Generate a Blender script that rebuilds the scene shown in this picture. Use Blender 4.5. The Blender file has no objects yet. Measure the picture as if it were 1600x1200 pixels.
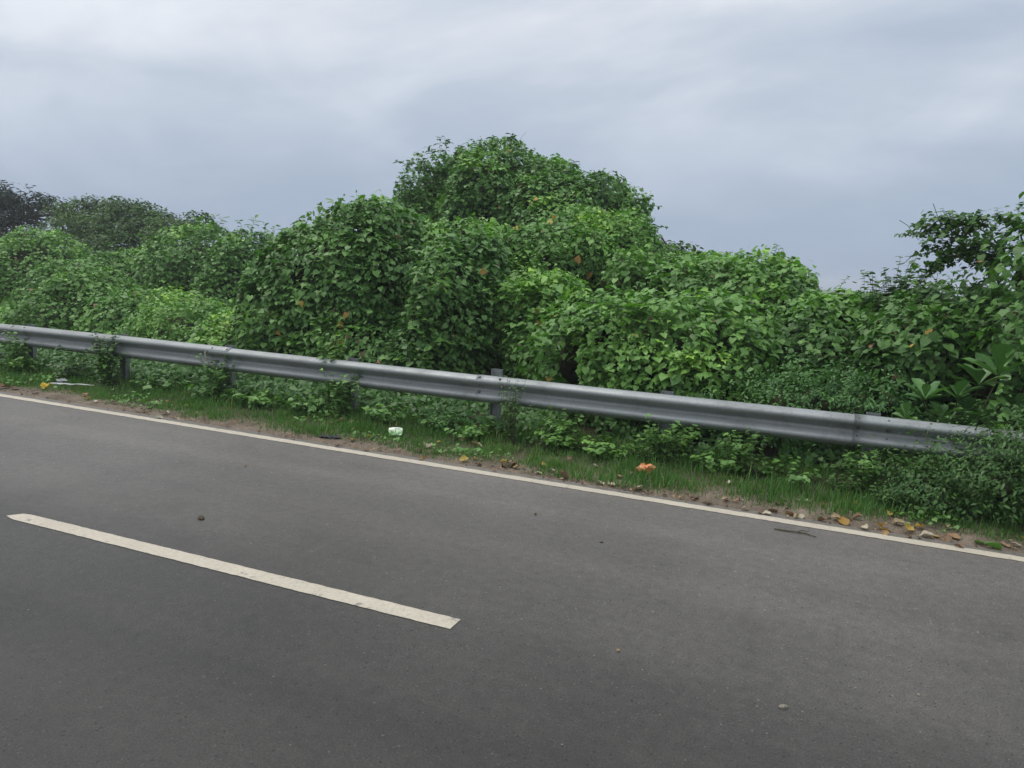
import bpy, bmesh, math
import numpy as np
from mathutils import Vector, Matrix

S = bpy.context.scene
COL = S.collection
R = np.random.default_rng(7)

# ------------------------------------------------------------------ camera
# X runs along the road (to the right), Y away from the road, Z up; metres.
F = 1200.0                                   # focal length in pixels of a 1600 px wide frame
YAW, PITCH, ROLL, CAMH = -0.396, -0.146, 0.049, 1.978
cf = np.array([math.sin(YAW)*math.cos(PITCH), math.cos(YAW)*math.cos(PITCH), math.sin(PITCH)])
_r = np.array([math.cos(YAW), -math.sin(YAW), 0.0]); _u = np.cross(_r, cf)
cr = math.cos(ROLL)*_r + math.sin(ROLL)*_u
cu = -math.sin(ROLL)*_r + math.cos(ROLL)*_u
CAM = np.array([0.0, 0.0, CAMH])
cd = bpy.data.cameras.new('camera'); cam = bpy.data.objects.new('camera', cd); COL.objects.link(cam)
cd.sensor_width = 36.0; cd.lens = 36.0*F/1600.0; cd.clip_start = 0.05; cd.clip_end = 3000
cam.matrix_world = Matrix(((cr[0], cu[0], -cf[0], 0), (cr[1], cu[1], -cf[1], 0), (cr[2], cu[2], -cf[2], CAMH), (0, 0, 0, 1)))
S.camera = cam

# ------------------------------------------------------------------ sky, sun, exposure
S.view_settings.view_transform = 'Standard'; S.view_settings.look = 'None'
S.view_settings.exposure = 0.0; S.view_settings.gamma = 1.0; S.view_settings.use_curve_mapping = False
W = bpy.data.worlds.new('World'); S.world = W; W.use_nodes = True
wn, wl = W.node_tree.nodes, W.node_tree.links; wn.clear()
def wnode(t, **kw):
    n = wn.new(t)
    for k, v in kw.items(): setattr(n, k, v)
    return n
def wmath(op, a, b=None):
    n = wn.new('ShaderNodeMath'); n.operation = op
    for i, v in enumerate((a, b)):
        if v is None: continue
        if isinstance(v, (int, float)): n.inputs[i].default_value = v
        else: wl.new(v, n.inputs[i])
    return n.outputs[0]
SUN_EL, SUN_AZ = math.radians(66), math.radians(-85)       # veiled sun, high on the left
sky = wnode('ShaderNodeTexSky', sky_type='NISHITA', sun_disc=False)
sky.sun_elevation = SUN_EL; sky.sun_rotation = SUN_AZ; sky.air_density = 1.5; sky.dust_density = 3.0
bg1 = wnode('ShaderNodeBackground'); bg1.inputs[1].default_value = 0.09; wl.new(sky.outputs[0], bg1.inputs[0])
tc = wnode('ShaderNodeTexCoord'); sep = wnode('ShaderNodeSeparateXYZ'); wl.new(tc.outputs['Generated'], sep.inputs[0])
zc = wmath('MAXIMUM', sep.outputs[2], 0.0); zz = wmath('ADD', zc, 0.34)
comb = wnode('ShaderNodeCombineXYZ')
wl.new(wmath('DIVIDE', sep.outputs[0], zz), comb.inputs[0]); wl.new(wmath('DIVIDE', sep.outputs[1], zz), comb.inputs[1])
def wnoise(scale, detail, dist, w):
    mp = wnode('ShaderNodeMapping'); wl.new(comb.outputs[0], mp.inputs[0]); mp.inputs['Location'].default_value = (w, w*.7, 0)
    mp.inputs['Rotation'].default_value = (0, 0, .5)
    mp.inputs['Scale'].default_value = (1.0, 1.25, 1)
    n = wnode('ShaderNodeTexNoise'); n.inputs['Scale'].default_value = scale; n.inputs['Detail'].default_value = detail
    n.inputs['Roughness'].default_value = .52; n.inputs['Distortion'].default_value = dist
    wl.new(mp.outputs[0], n.inputs[0]); return n.outputs[0]
n1 = wnoise(.8, 5, .7, 10.8); n2 = wnoise(1.7, 7, .6, 11.0)
cl = wmath('ADD', wmath('MULTIPLY', n1, .62), wmath('MULTIPLY', n2, .38))
fade = wmath('MINIMUM', wmath('ADD', wmath('MULTIPLY', zc, 3.1), .10), 1.0)        # cloud texture melts into the grey veil towards the horizon
cl = wmath('ADD', wmath('MULTIPLY', wmath('SUBTRACT', cl, .5), fade), .5)
ramp = wnode('ShaderNodeValToRGB'); wl.new(cl, ramp.inputs[0])
el = ramp.color_ramp.elements
el[0].position = .38; el[0].color = (.385, .45, .55, 1)
el[1].position = .63; el[1].color = (.71, .735, .785, 1)
e = el.new(.50); e.color = (.50, .55, .63, 1)
# heights: near the horizon the cloud base is evenly blue grey, overhead it is brighter
hz = wnode('ShaderNodeValToRGB'); wl.new(zc, hz.inputs[0]); he = hz.color_ramp.elements
he[0].position = .0; he[0].color = (.56, .63, .74, 1); he[1].position = .95; he[1].color = (2.15, 2.05, 1.92, 1)
e = he.new(.10); e.color = (.64, .70, .775, 1)
e = he.new(.36); e.color = (1.08, 1.055, 1.02, 1)
mul = wnode('ShaderNodeMix', data_type='RGBA', blend_type='MULTIPLY'); mul.inputs[0].default_value = 1
wl.new(ramp.outputs[0], mul.inputs[6]); wl.new(hz.outputs[0], mul.inputs[7])
bg2 = wnode('ShaderNodeBackground'); bg2.inputs[1].default_value = 1.32; wl.new(mul.outputs[2], bg2.inputs[0])
mx = wnode('ShaderNodeMixShader'); mx.inputs[0].default_value = .93
wl.new(bg1.outputs[0], mx.inputs[1]); wl.new(bg2.outputs[0], mx.inputs[2])
wo = wnode('ShaderNodeOutputWorld'); wl.new(mx.outputs[0], wo.inputs[0])
sd = bpy.data.lights.new('sun', 'SUN'); sd.energy = 1.5; sd.angle = math.radians(25); sd.color = (1, .95, .86)
so = bpy.data.objects.new('sun', sd); COL.objects.link(so)
so.rotation_euler = (math.pi/2 - SUN_EL, 0, -SUN_AZ + math.pi)
_d = Vector((math.sin(SUN_AZ)*math.cos(SUN_EL), math.cos(SUN_AZ)*math.cos(SUN_EL), math.sin(SUN_EL)))
so.rotation_euler = _d.to_track_quat('Z', 'Y').to_euler()
S.render.engine = 'CYCLES'
S.cycles.max_bounces = 4; S.cycles.diffuse_bounces = 3; S.cycles.glossy_bounces = 2; S.cycles.transmission_bounces = 2; S.cycles.use_adaptive_sampling = True; S.cycles.adaptive_threshold = .02
S.cycles.use_denoising = True
try: S.cycles.denoiser = 'OPENIMAGEDENOISE'; S.cycles.denoising_prefilter = 'ACCURATE'
except Exception: pass

# ------------------------------------------------------------------ geometry helpers
def ray(px, py): return cf + (px-800)/F*cr - (py-600)/F*cu
def at(px, py, Y):                             # the point at distance Y from the camera's line along the road
    d = ray(px, py); return CAM + d*(Y/d[1])
def onground(px, py, z=0.0):
    d = ray(px, py); return CAM + d*((z-CAMH)/d[2])
def depth(p): return (np.asarray(p)-CAM) @ cf
def pix(p):
    d = np.asarray(p)-CAM; z = d@cf
    return 800+F*(d@cr)/z, 600-F*(d@cu)/z
def norm(v): return v/np.maximum(np.linalg.norm(v, axis=-1, keepdims=True), 1e-9)
def hash3(ix, iy, iz, seed):
    h = (ix.astype(np.uint64)*np.uint64(374761393) + iy.astype(np.uint64)*np.uint64(668265263) + iz.astype(np.uint64)*np.uint64(2246822519) + np.uint64(seed*974711+11)) & np.uint64(0xffffffff)
    h = ((h ^ (h >> np.uint64(13)))*np.uint64(1274126177)) & np.uint64(0xffffffff)
    h = ((h ^ (h >> np.uint64(15)))*np.uint64(2654435761)) & np.uint64(0xffffffff)
    return (h ^ (h >> np.uint64(16))).astype(np.float64)/4294967295.0
def noise(p, seed=0):                           # value noise in 0..1
    p = np.asarray(p, float)+1000.0; i = np.floor(p).astype(np.int64); f = p-i; u = f*f*(3-2*f); out = 0
    for a in (0, 1):
        for b in (0, 1):
            for c in (0, 1):
                w = (u[..., 0] if a else 1-u[..., 0])*(u[..., 1] if b else 1-u[..., 1])*(u[..., 2] if c else 1-u[..., 2])
                out = out + w*hash3(i[..., 0]+a, i[..., 1]+b, i[..., 2]+c, seed)
    return out
def n2d(x, y, s, seed): return noise(np.stack([np.asarray(x)/s, np.asarray(y)/s, np.zeros_like(np.asarray(x, float))+.37], -1), seed)

def mesh_np(name, V, T, mat=None, rnd=None, smooth=False):
    me = bpy.data.meshes.new(name); V = np.ascontiguousarray(V, np.float32); T = np.ascontiguousarray(T, np.int32)
    k = T.shape[1]
    me.vertices.add(len(V)); me.vertices.foreach_set('co', V.ravel())
    me.loops.add(T.size); me.loops.foreach_set('vertex_index', T.ravel())
    me.polygons.add(len(T)); me.polygons.foreach_set('loop_start', np.arange(0, T.size, k, dtype=np.int32))
    if rnd is not None:
        at_ = me.attributes.new('rnd', 'FLOAT', 'POINT'); at_.data.foreach_set('value', np.ascontiguousarray(rnd, np.float32))
    me.update(calc_edges=True); me.validate()
    if smooth: me.polygons.foreach_set('use_smooth', np.ones(len(T), bool))
    if mat: me.materials.append(mat)
    return me
def obj(name, me, parent=None, base=None):
    o = bpy.data.objects.new(name, me); COL.objects.link(o)
    if parent is not None: o.parent = parent
    if base is not None: o.location = base
    return o
def tag(o, label=None, cat=None, group=None, kind=None):
    for k, v in (('label', label), ('category', cat), ('group', group), ('kind', kind)):
        if v: o[k] = v
    return o
def empty(name, base, label, cat, group=None):
    o = bpy.data.objects.new(name, None); COL.objects.link(o); o.location = base; o.empty_display_size = .1
    return tag(o, label, cat, group)

class MB:
    def __init__(s): s.v = []; s.f = []; s.n = 0
    def add(s, V, Fs):
        s.v.append(np.asarray(V, float)); s.f += [tuple(i+s.n for i in f) for f in Fs]; s.n += len(V)
    def tube(s, P, rad, k=6, cap=True):
        P = np.asarray(P, float); n = len(P); rad = np.broadcast_to(np.asarray(rad, float), (n,))
        tg = norm(np.gradient(P, axis=0)); ref = np.array([.31, .17, .93]) if abs(tg[0, 2]) < .9 else np.array([1., .2, 0])
        a = norm(np.cross(tg, ref)); b = np.cross(tg, a); an = np.arange(k)*2*math.pi/k
        V = P[:, None] + rad[:, None, None]*(np.cos(an)[None, :, None]*a[:, None] + np.sin(an)[None, :, None]*b[:, None])
        fs = [(i*k+j, i*k+(j+1) % k, (i+1)*k+(j+1) % k, (i+1)*k+j) for i in range(n-1) for j in range(k)]
        if cap: fs += [tuple(reversed(range(k))), tuple((n-1)*k+j for j in range(k))]
        s.add(V.reshape(-1, 3), fs)
    def box(s, c, h):
        c = np.asarray(c, float); q = np.array([[x, y, z] for x in (-1, 1) for y in (-1, 1) for z in (-1, 1)])*np.asarray(h, float)
        s.add(c+q, [(0, 1, 3, 2), (4, 6, 7, 5), (0, 4, 5, 1), (2, 3, 7, 6), (0, 2, 6, 4), (1, 5, 7, 3)])
    def mesh(s, name, mat, base=(0, 0, 0), smooth=False, bevel=0):
        me = bpy.data.meshes.new(name); V = np.concatenate(s.v)-np.asarray(base)
        me.from_pydata([tuple(v) for v in V], [], s.f)
        if bevel:
            bm = bmesh.new(); bm.from_mesh(me)
            bmesh.ops.bevel(bm, geom=bm.edges[:], offset=bevel, segments=1, affect='EDGES'); bm.to_mesh(me); bm.free()
        if smooth: me.polygons.foreach_set('use_smooth', np.ones(len(me.polygons), bool))
        me.materials.append(mat); me.update(); return me

# ------------------------------------------------------------------ materials
def material(name):
    m = bpy.data.materials.new(name); m.use_nodes = True; nt = m.node_tree
    return m, nt, nt.nodes, nt.links, nt.nodes['Principled BSDF']
def nramp(N, L, src, stops):
    r = N.new('ShaderNodeValToRGB'); e = r.color_ramp.elements
    e[0].position, e[0].color = stops[0][0], (*stops[0][1], 1); e[1].position, e[1].color = stops[-1][0], (*stops[-1][1], 1)
    for p, c in stops[1:-1]: x = e.new(p); x.color = (*c, 1)
    L.new(src, r.inputs[0]); return r.outputs[0]
def ntex(N, L, scale, detail=4, rough=.55, vec=None, kind='ShaderNodeTexNoise'):
    t = N.new(kind); t.inputs['Scale'].default_value = scale
    if kind == 'ShaderNodeTexNoise': t.inputs['Detail'].default_value = detail; t.inputs['Roughness'].default_value = rough
    if vec is not None: L.new(vec, t.inputs['Vector'])
    return t
def nmix(N, L, fac, a, b, blend='MIX'):
    m = N.new('ShaderNodeMix'); m.data_type = 'RGBA'; m.blend_type = blend
    for i, v in ((0, fac), (6, a), (7, b)):
        if isinstance(v, (int, float)): m.inputs[i].default_value = v
        elif isinstance(v, tuple): m.inputs[i].default_value = (*v, 1)
        else: L.new(v, m.inputs[i])
    return m.outputs[2]
def geopos(N): return N.new('ShaderNodeNewGeometry').outputs['Position']

def leaf_mat(name, stops, trans=.27, rough=.48, spec=.38, tcol=(.75, 1.0, .35)):
    m, nt, N, L, b = material(name)
    a = N.new('ShaderNodeAttribute'); a.attribute_name = 'rnd'
    c = nramp(N, L, a.outputs['Fac'], stops)
    t = ntex(N, L, 45, 2, vec=geopos(N)); c = nmix(N, L, .35, c, nramp(N, L, t.outputs[0], [(.3, (.55, .6, .5)), (.7, (1.25, 1.2, 1.2))]), 'MULTIPLY')
    L.new(c, b.inputs['Base Color']); b.inputs['Roughness'].default_value = rough; b.inputs['Specular IOR Level'].default_value = spec
    tr = N.new('ShaderNodeBsdfTranslucent'); L.new(nmix(N, L, 1.0, c, tcol, 'MULTIPLY'), tr.inputs[0])
    ms = N.new('ShaderNodeMixShader'); ms.inputs[0].default_value = trans
    L.new(b.outputs[0], ms.inputs[1]); L.new(tr.outputs[0], ms.inputs[2]); L.new(ms.outputs[0], N['Material Output'].inputs[0])
    return m
G = {}
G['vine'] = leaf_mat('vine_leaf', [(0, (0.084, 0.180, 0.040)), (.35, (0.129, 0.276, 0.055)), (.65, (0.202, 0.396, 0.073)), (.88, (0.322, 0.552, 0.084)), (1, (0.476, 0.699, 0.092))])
G['vine_dark'] = leaf_mat('vine_leaf_dark', [(0, (0.070, 0.160, 0.040)), (.4, (0.117, 0.250, 0.056)), (.75, (0.189, 0.380, 0.075)), (1, (0.376, 0.618, 0.098))])
G['fresh'] = leaf_mat('fresh_leaf', [(0, (0.095, 0.219, 0.040)), (.5, (0.167, 0.346, 0.052)), (1, (0.290, 0.522, 0.070))], .34)
G['shrub'] = leaf_mat('shrub_leaf', [(0, (0.047, 0.114, 0.030)), (.5, (0.086, 0.182, 0.044)), (1, (0.177, 0.323, 0.069))], .24, .42, .3)
G['fern'] = leaf_mat('fern_leaf', [(0, (0.062, 0.160, 0.050)), (.5, (0.118, 0.264, 0.069)), (1, (0.222, 0.429, 0.091))], .3)
G['broad'] = leaf_mat('broad_leaf', [(0, (0.077, 0.180, 0.053)), (.5, (0.119, 0.247, 0.076)), (1, (0.175, 0.329, 0.104))], .22, .42, .35)
G['far'] = leaf_mat('distant_leaf', [(0, (0.045, 0.092, 0.036)), (.5, (0.098, 0.175, 0.055)), (1, (0.210, 0.308, 0.084))], .2, .6, .2)
G['far_dark'] = leaf_mat('dark_distant_leaf', [(0, (.014, .028, .022)), (.5, (.022, .042, .03)), (1, (.035, .06, .035))], .12, .6, .2)
G['grass'] = leaf_mat('grass_blade', [(0, (0.054, 0.138, 0.030)), (.55, (0.090, 0.210, 0.043)), (.85, (0.138, 0.276, 0.060)), (1, (0.336, 0.312, 0.144))], .3, .5, .25)
G['yellow'] = leaf_mat('yellowed_leaf', [(0, (.34, .19, .05)), (.5, (.44, .28, .065)), (1, (.52, .40, .11))], .3, .5, .2, (1, .9, .5))
G['dry'] = leaf_mat('dry_leaf', [(0, (.07, .048, .035)), (.35, (.17, .12, .08)), (.6, (.30, .195, .12)), (.8, (.34, .22, .105)), (1, (.36, .295, .19))], .12, .7, .15, (1, .9, .7))
G['palelitter'] = leaf_mat('pale_dry_leaf', [(0, (.35, .30, .22)), (1, (.52, .47, .36))], .1, .75, .1, (1, .95, .8))

def plain(name, stops, scale, rough=.8, bump=.0, bscale=None, spec=.3, metal=0):
    m, nt, N, L, b = material(name); p = geopos(N)
    t = ntex(N, L, scale, 6, vec=p); L.new(nramp(N, L, t.outputs[0], stops), b.inputs['Base Color'])
    b.inputs['Roughness'].default_value = rough; b.inputs['Specular IOR Level'].default_value = spec; b.inputs['Metallic'].default_value = metal
    if bump:
        t2 = ntex(N, L, bscale or scale*4, 6, vec=p); bp = N.new('ShaderNodeBump'); bp.inputs['Strength'].default_value = bump; bp.inputs['Distance'].default_value = .02
        L.new(t2.outputs[0], bp.inputs['Height']); L.new(bp.outputs[0], b.inputs['Normal'])
    return m
G['core'] = plain('vine_core', [(.35, (.028, .036, .018)), (.65, (.07, .072, .038))], 9, .9, .9, 14, .1)  # colour of the added light-blocking filler inside the mounds
G['bark'] = plain('bark', [(.3, (.05, .04, .03)), (.7, (.13, .105, .08))], 8, .85, .5, 30)
G['twig'] = plain('twig', [(.3, (.06, .07, .035)), (.7, (.13, .12, .06))], 12, .8)
G['straw'] = plain('dry_stalk', [(.3, (.20, .18, .10)), (.7, (.34, .31, .19))], 12, .8)
G['stone'] = plain('stone', [(.3, (.13, .115, .09)), (.7, (.30, .27, .21))], 60, .85, .4, 120)
G['clod'] = plain('dark_clod', [(.3, (.05, .04, .025)), (.7, (.14, .11, .06))], 70, .9, .5, 140)
G['black'] = plain('black_rag', [(.3, (.012, .012, .015)), (.7, (.035, .035, .04))], 25, .6, .4, 60)
G['plastic'] = plain('weathered_plastic', [(.3, (.30, .31, .30)), (.7, (.55, .56, .54))], 14, .5, .3, 40)
G['foam'] = plain('foam', [(.3, (.55, .56, .52)), (.7, (.78, .78, .74))], 30, .7, .3, 60)
G['orange'] = plain('orange_wrapper', [(.36, (.20, .045, .02)), (.48, (.62, .20, .06)), (.64, (.80, .42, .20))], 26, .4, .3, 40, .5)
G['yellowp'] = plain('yellow_scrap', [(.3, (.45, .30, .03)), (.7, (.70, .52, .07))], 25, .6, .3, 40)

def asphalt():
    m, nt, N, L, b = material('asphalt'); p = geopos(N)
    big = ntex(N, L, .35, 5, vec=p); mp = N.new('ShaderNodeMapping'); mp.inputs['Scale'].default_value = (.08, 1.6, 1); L.new(p, mp.inputs[0])
    lane = ntex(N, L, 1.0, 4, vec=mp.outputs[0])
    fine = ntex(N, L, 95, 3, .7, vec=p); mid = ntex(N, L, 14, 6, .65, vec=p)
    c = nramp(N, L, big.outputs[0], [(.3, (.108, .102, .0955)), (.7, (.138, .1305, .1225))])
    c = nmix(N, L, .42, c, nramp(N, L, lane.outputs[0], [(.35, (.74, .74, .75)), (.65, (1.2, 1.19, 1.17))]), 'MULTIPLY')
    blot = ntex(N, L, 1.3, 6, .68, vec=p); c = nmix(N, L, .45, c, nramp(N, L, blot.outputs[0], [(.32, (.74, .735, .73)), (.47, (1, 1, 1)), (.72, (1.16, 1.15, 1.14))]), 'MULTIPLY')
    c = nmix(N, L, .8, c, nramp(N, L, fine.outputs[0], [(.34, (.52, .52, .52)), (.66, (1.46, 1.45, 1.43))]), 'MULTIPLY')
    c = nmix(N, L, .6, c, nramp(N, L, mid.outputs[0], [(.32, (.72, .72, .72)), (.68, (1.26, 1.26, 1.25))]), 'MULTIPLY')
    def specks(scale, thr, col, c, gate):
        v = ntex(N, L, scale, vec=p, kind='ShaderNodeTexVoronoi'); v.inputs['Randomness'].default_value = 1
        s = N.new('ShaderNodeSeparateColor'); L.new(v.outputs['Color'], s.inputs[0])
        g = N.new('ShaderNodeMath'); g.operation = 'GREATER_THAN'; L.new(s.outputs[0], g.inputs[0]); g.inputs[1].default_value = gate
        d = N.new('ShaderNodeMath'); d.operation = 'LESS_THAN'; L.new(v.outputs['Distance'], d.inputs[0]); d.inputs[1].default_value = thr
        f = N.new('ShaderNodeMath'); f.operation = 'MULTIPLY'; L.new(g.outputs[0], f.inputs[0]); L.new(d.outputs[0], f.inputs[1])
        return nmix(N, L, f.outputs[0], c, col)
    c = specks(30, .18, (.27, .262, .245), c, .972)
    c = specks(62, .30, (.21, .205, .19), c, .92)
    c = specks(19, .11, (.40, .39, .365), c, .980)
    c = specks(45, .28, (.045, .044, .044), c, .93)
    # vehicle shade and vignetting painted in: asphalt darker nearer the camera
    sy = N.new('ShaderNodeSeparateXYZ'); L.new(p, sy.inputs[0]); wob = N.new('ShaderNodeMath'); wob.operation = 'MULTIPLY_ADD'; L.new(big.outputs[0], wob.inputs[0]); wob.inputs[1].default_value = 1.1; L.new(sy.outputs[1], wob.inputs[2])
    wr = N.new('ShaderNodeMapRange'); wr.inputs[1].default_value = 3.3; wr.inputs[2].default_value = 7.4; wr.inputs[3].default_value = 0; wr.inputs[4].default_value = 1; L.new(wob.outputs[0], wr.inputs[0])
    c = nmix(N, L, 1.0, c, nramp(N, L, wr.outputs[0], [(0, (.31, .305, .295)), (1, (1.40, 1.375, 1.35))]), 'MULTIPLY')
    # thin dust drifted against the verge
    sx = N.new('ShaderNodeSeparateXYZ'); L.new(p, sx.inputs[0])
    mr = N.new('ShaderNodeMapRange'); mr.inputs[1].default_value = 6.55; mr.inputs[2].default_value = 7.0; L.new(sx.outputs[1], mr.inputs[0])
    dn = ntex(N, L, 5, 5, .7, vec=p); dm = N.new('ShaderNodeMath'); dm.operation = 'MULTIPLY'; L.new(mr.outputs[0], dm.inputs[0]); L.new(nramp(N, L, dn.outputs[0], [(.38, (0, 0, 0)), (.62, (.9, .9, .9))]), dm.inputs[1])
    c = nmix(N, L, dm.outputs[0], c, (.20, .165, .125))
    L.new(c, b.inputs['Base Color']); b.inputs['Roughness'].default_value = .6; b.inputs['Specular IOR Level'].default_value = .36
    bp = N.new('ShaderNodeBump'); bp.inputs['Strength'].default_value = .55; bp.inputs['Distance'].default_value = .006
    L.new(fine.outputs[0], bp.inputs['Height'])
    bp2 = N.new('ShaderNodeBump'); bp2.inputs['Strength'].default_value = .25; bp2.inputs['Distance'].default_value = .02
    L.new(mid.outputs[0], bp2.inputs['Height']); L.new(bp.outputs[0], bp2.inputs['Normal']); L.new(bp2.outputs[0], b.inputs['Normal'])
    return m
def paint():
    m, nt, N, L, b = material('road_paint'); p = geopos(N)
    t = ntex(N, L, 40, 6, .7, vec=p); t2 = ntex(N, L, 2.5, 4, vec=p)
    c = nramp(N, L, t.outputs[0], [(.25, (.27, .24, .19)), (.40, (.43, .385, .305)), (.7, (.52, .475, .38))])
    c = nmix(N, L, .5, c, nramp(N, L, t2.outputs[0], [(.3, (.82, .80, .78)), (.7, (1.08, 1.06, 1.04))]), 'MULTIPLY')
    w1 = ntex(N, L, 9, 8, .75, vec=p); c = nmix(N, L, nramp(N, L, w1.outputs[0], [(.33, (.9, .9, .9)), (.41, (0, 0, 0))]), c, (.12, .115, .105))
    L.new(c, b.inputs['Base Color']); b.inputs['Roughness'].default_value = .6
    return m
def soil():
    m, nt, N, L, b = material('verge_soil'); p = geopos(N)
    t = ntex(N, L, 3, 6, .65, vec=p); f = ntex(N, L, 60, 4, .7, vec=p)
    c = nramp(N, L, t.outputs[0], [(.3, (.11, .088, .066)), (.5, (.175, .142, .11)), (.72, (.26, .215, .17))])
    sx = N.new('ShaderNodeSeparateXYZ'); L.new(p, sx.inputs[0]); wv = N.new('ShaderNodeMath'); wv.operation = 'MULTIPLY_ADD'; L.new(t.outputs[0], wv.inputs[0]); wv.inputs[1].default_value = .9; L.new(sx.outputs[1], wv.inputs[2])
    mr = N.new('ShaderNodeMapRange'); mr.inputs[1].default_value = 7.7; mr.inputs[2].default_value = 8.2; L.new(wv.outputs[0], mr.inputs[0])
    c = nmix(N, L, mr.outputs[0], c, (.05, .045, .028))  # shade under and behind the rail painted into the soil
    c = nmix(N, L, .8, c, nramp(N, L, f.outputs[0], [(.3, (.5, .48, .45)), (.7, (1.4, 1.38, 1.35))]), 'MULTIPLY')
    L.new(c, b.inputs['Base Color']); b.inputs['Roughness'].default_value = .95; b.inputs['Specular IOR Level'].default_value = .1
    bp = N.new('ShaderNodeBump'); bp.inputs['Strength'].default_value = .8; bp.inputs['Distance'].default_value = .02; L.new(f.outputs[0], bp.inputs['Height']); L.new(bp.outputs[0], b.inputs['Normal'])
    return m
def steel():
    m, nt, N, L, b = material('galvanised_steel'); p = geopos(N)
    mp = N.new('ShaderNodeMapping'); mp.inputs['Scale'].default_value = (.5, 6, 6); L.new(p, mp.inputs[0])
    s = ntex(N, L, 3, 6, .6, vec=mp.outputs[0]); d = ntex(N, L, 2.2, 7, .7, vec=p); sp = ntex(N, L, 45, 3, .6, vec=p)
    c = nramp(N, L, s.outputs[0], [(.3, (.225, .24, .238)), (.7, (.29, .305, .303))])
    c = nmix(N, L, .75, c, nramp(N, L, d.outputs[0], [(.32, (.60, .59, .56)), (.48, (.97, .97, .97)), (.75, (1.06, 1.06, 1.06))]), 'MULTIPLY')
    c = nmix(N, L, .4, c, nramp(N, L, sp.outputs[0], [(.3, (.7, .7, .7)), (.7, (1.2, 1.2, 1.2))]), 'MULTIPLY')
    L.new(c, b.inputs['Base Color']); b.inputs['Metallic'].default_value = .35
    L.new(nramp(N, L, d.outputs[0], [(.3, (.62, .62, .62)), (.7, (.45, .45, .45))]), b.inputs['Roughness'])
    return m
G['asphalt'], G['paint'], G['soil'], G['steel'] = asphalt(), paint(), soil(), steel()
G['bolt'] = plain('dark_bolt', [(.3, (.05, .05, .05)), (.7, (.12, .11, .10))], 40, .6, metal=.5)
G['field'] = plain('field_ground', [(.3, (.035, .06, .022)), (.5, (.055, .085, .03)), (.7, (.10, .09, .05))], .8, .95, .5, 6, .1)
def packet():
    m, nt, N, L, b = material('snack_packet'); t = N.new('ShaderNodeTexCoord'); s = N.new('ShaderNodeSeparateXYZ'); L.new(t.outputs['Generated'], s.inputs[0])
    c = nramp(N, L, s.outputs[1], [(.2, (.22, .48, .16)), (.55, (.52, .72, .40)), (.85, (.74, .80, .66))])
    n = ntex(N, L, 5.5, 2, vec=t.outputs['Generated']); c = nmix(N, L, nramp(N, L, n.outputs[0], [(.56, (0, 0, 0)), (.60, (.8, .8, .8))]), c, (.82, .86, .76))
    L.new(c, b.inputs['Base Color']); b.inputs['Roughness'].default_value = .3
    return m
G['packet'] = packet()

# ------------------------------------------------------------------ ground, road, markings
D_DASH, D_EDGE, D_RAIL = 3.654, 6.684, 8.132
ROAD_END = 6.86
def grid(xs, ys, zf):
    X, Y = np.meshgrid(xs, ys, indexing='ij'); Z = zf(X, Y); V = np.stack([X, Y, Z], -1).reshape(-1, 3)
    n, k = len(xs), len(ys); i = np.arange((n-1))[:, None]*k + np.arange(k-1)[None]
    return V, np.stack([i, i+k, i+k+1, i+1], -1).reshape(-1, 4)
def vergez(X, Y):
    return .010 + .05*np.clip((Y-7.0)/1.2, 0, 1) + .035*(n2d(X, Y, .5, 3)-.5)*np.clip((Y-6.9)/.3, 0, 1) + .02*(n2d(X, Y, .12, 4)-.5)*np.clip((Y-6.88)/.2, 0, 1) - .5*np.clip((Y-9.3)/4, 0, 1)
V, T = grid(np.concatenate([np.linspace(-400, -40, 8), np.linspace(-32, 16, 40), np.linspace(30, 300, 6)]), np.concatenate([[-600, -60, -9, -4.2], np.linspace(-4, 9, 6), np.linspace(11, 40, 12), [60, 100, 200, 400, 900]]),
            lambda X, Y: np.where(Y < 9, -.12, np.where(Y < 12.5, -.56, -.6 - .004*np.minimum(Y, 200)) + .3*(n2d(X, Y, 6, 5)-.5)*(Y > 13)))
tag(obj('ground', mesh_np('ground', V, T, G['field'], smooth=True)), 'low green field ground beyond the road', None, None, 'structure')
def roadedge(x): return ROAD_END + .05*(n2d(x, x*0, .35, 8)-.5) + .05*(n2d(x, x*0, 1.7, 9)-.5)
xs = np.concatenate([np.linspace(-300, -42, 12), np.linspace(-40, 20, 700), np.linspace(24, 260, 12)])
ye = roadedge(xs); V = []; T = []
for i, x in enumerate(xs): V += [(x, -4.0, -.1), (x, -4.0, 0), (x, ye[i], 0), (x, ye[i]+.02, -.03), (x, ye[i]+.02, -.1)]
for i in range(len(xs)-1):
    for j in range(4): T.append((i*5+j, (i+1)*5+j, (i+1)*5+j+1, i*5+j+1))
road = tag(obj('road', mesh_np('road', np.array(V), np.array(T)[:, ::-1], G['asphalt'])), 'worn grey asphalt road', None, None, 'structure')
V, T = grid(np.linspace(-40, 16, 700), np.linspace(6.80, 12.5, 72), lambda X, Y: vergez(X, Y) - .04*np.clip((6.93-Y)/.08, 0, 1))
verge = tag(obj('verge', mesh_np('verge', V, T, G['soil'], smooth=True)), 'bare brown soil verge beside the road', None, None, 'structure')
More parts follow.
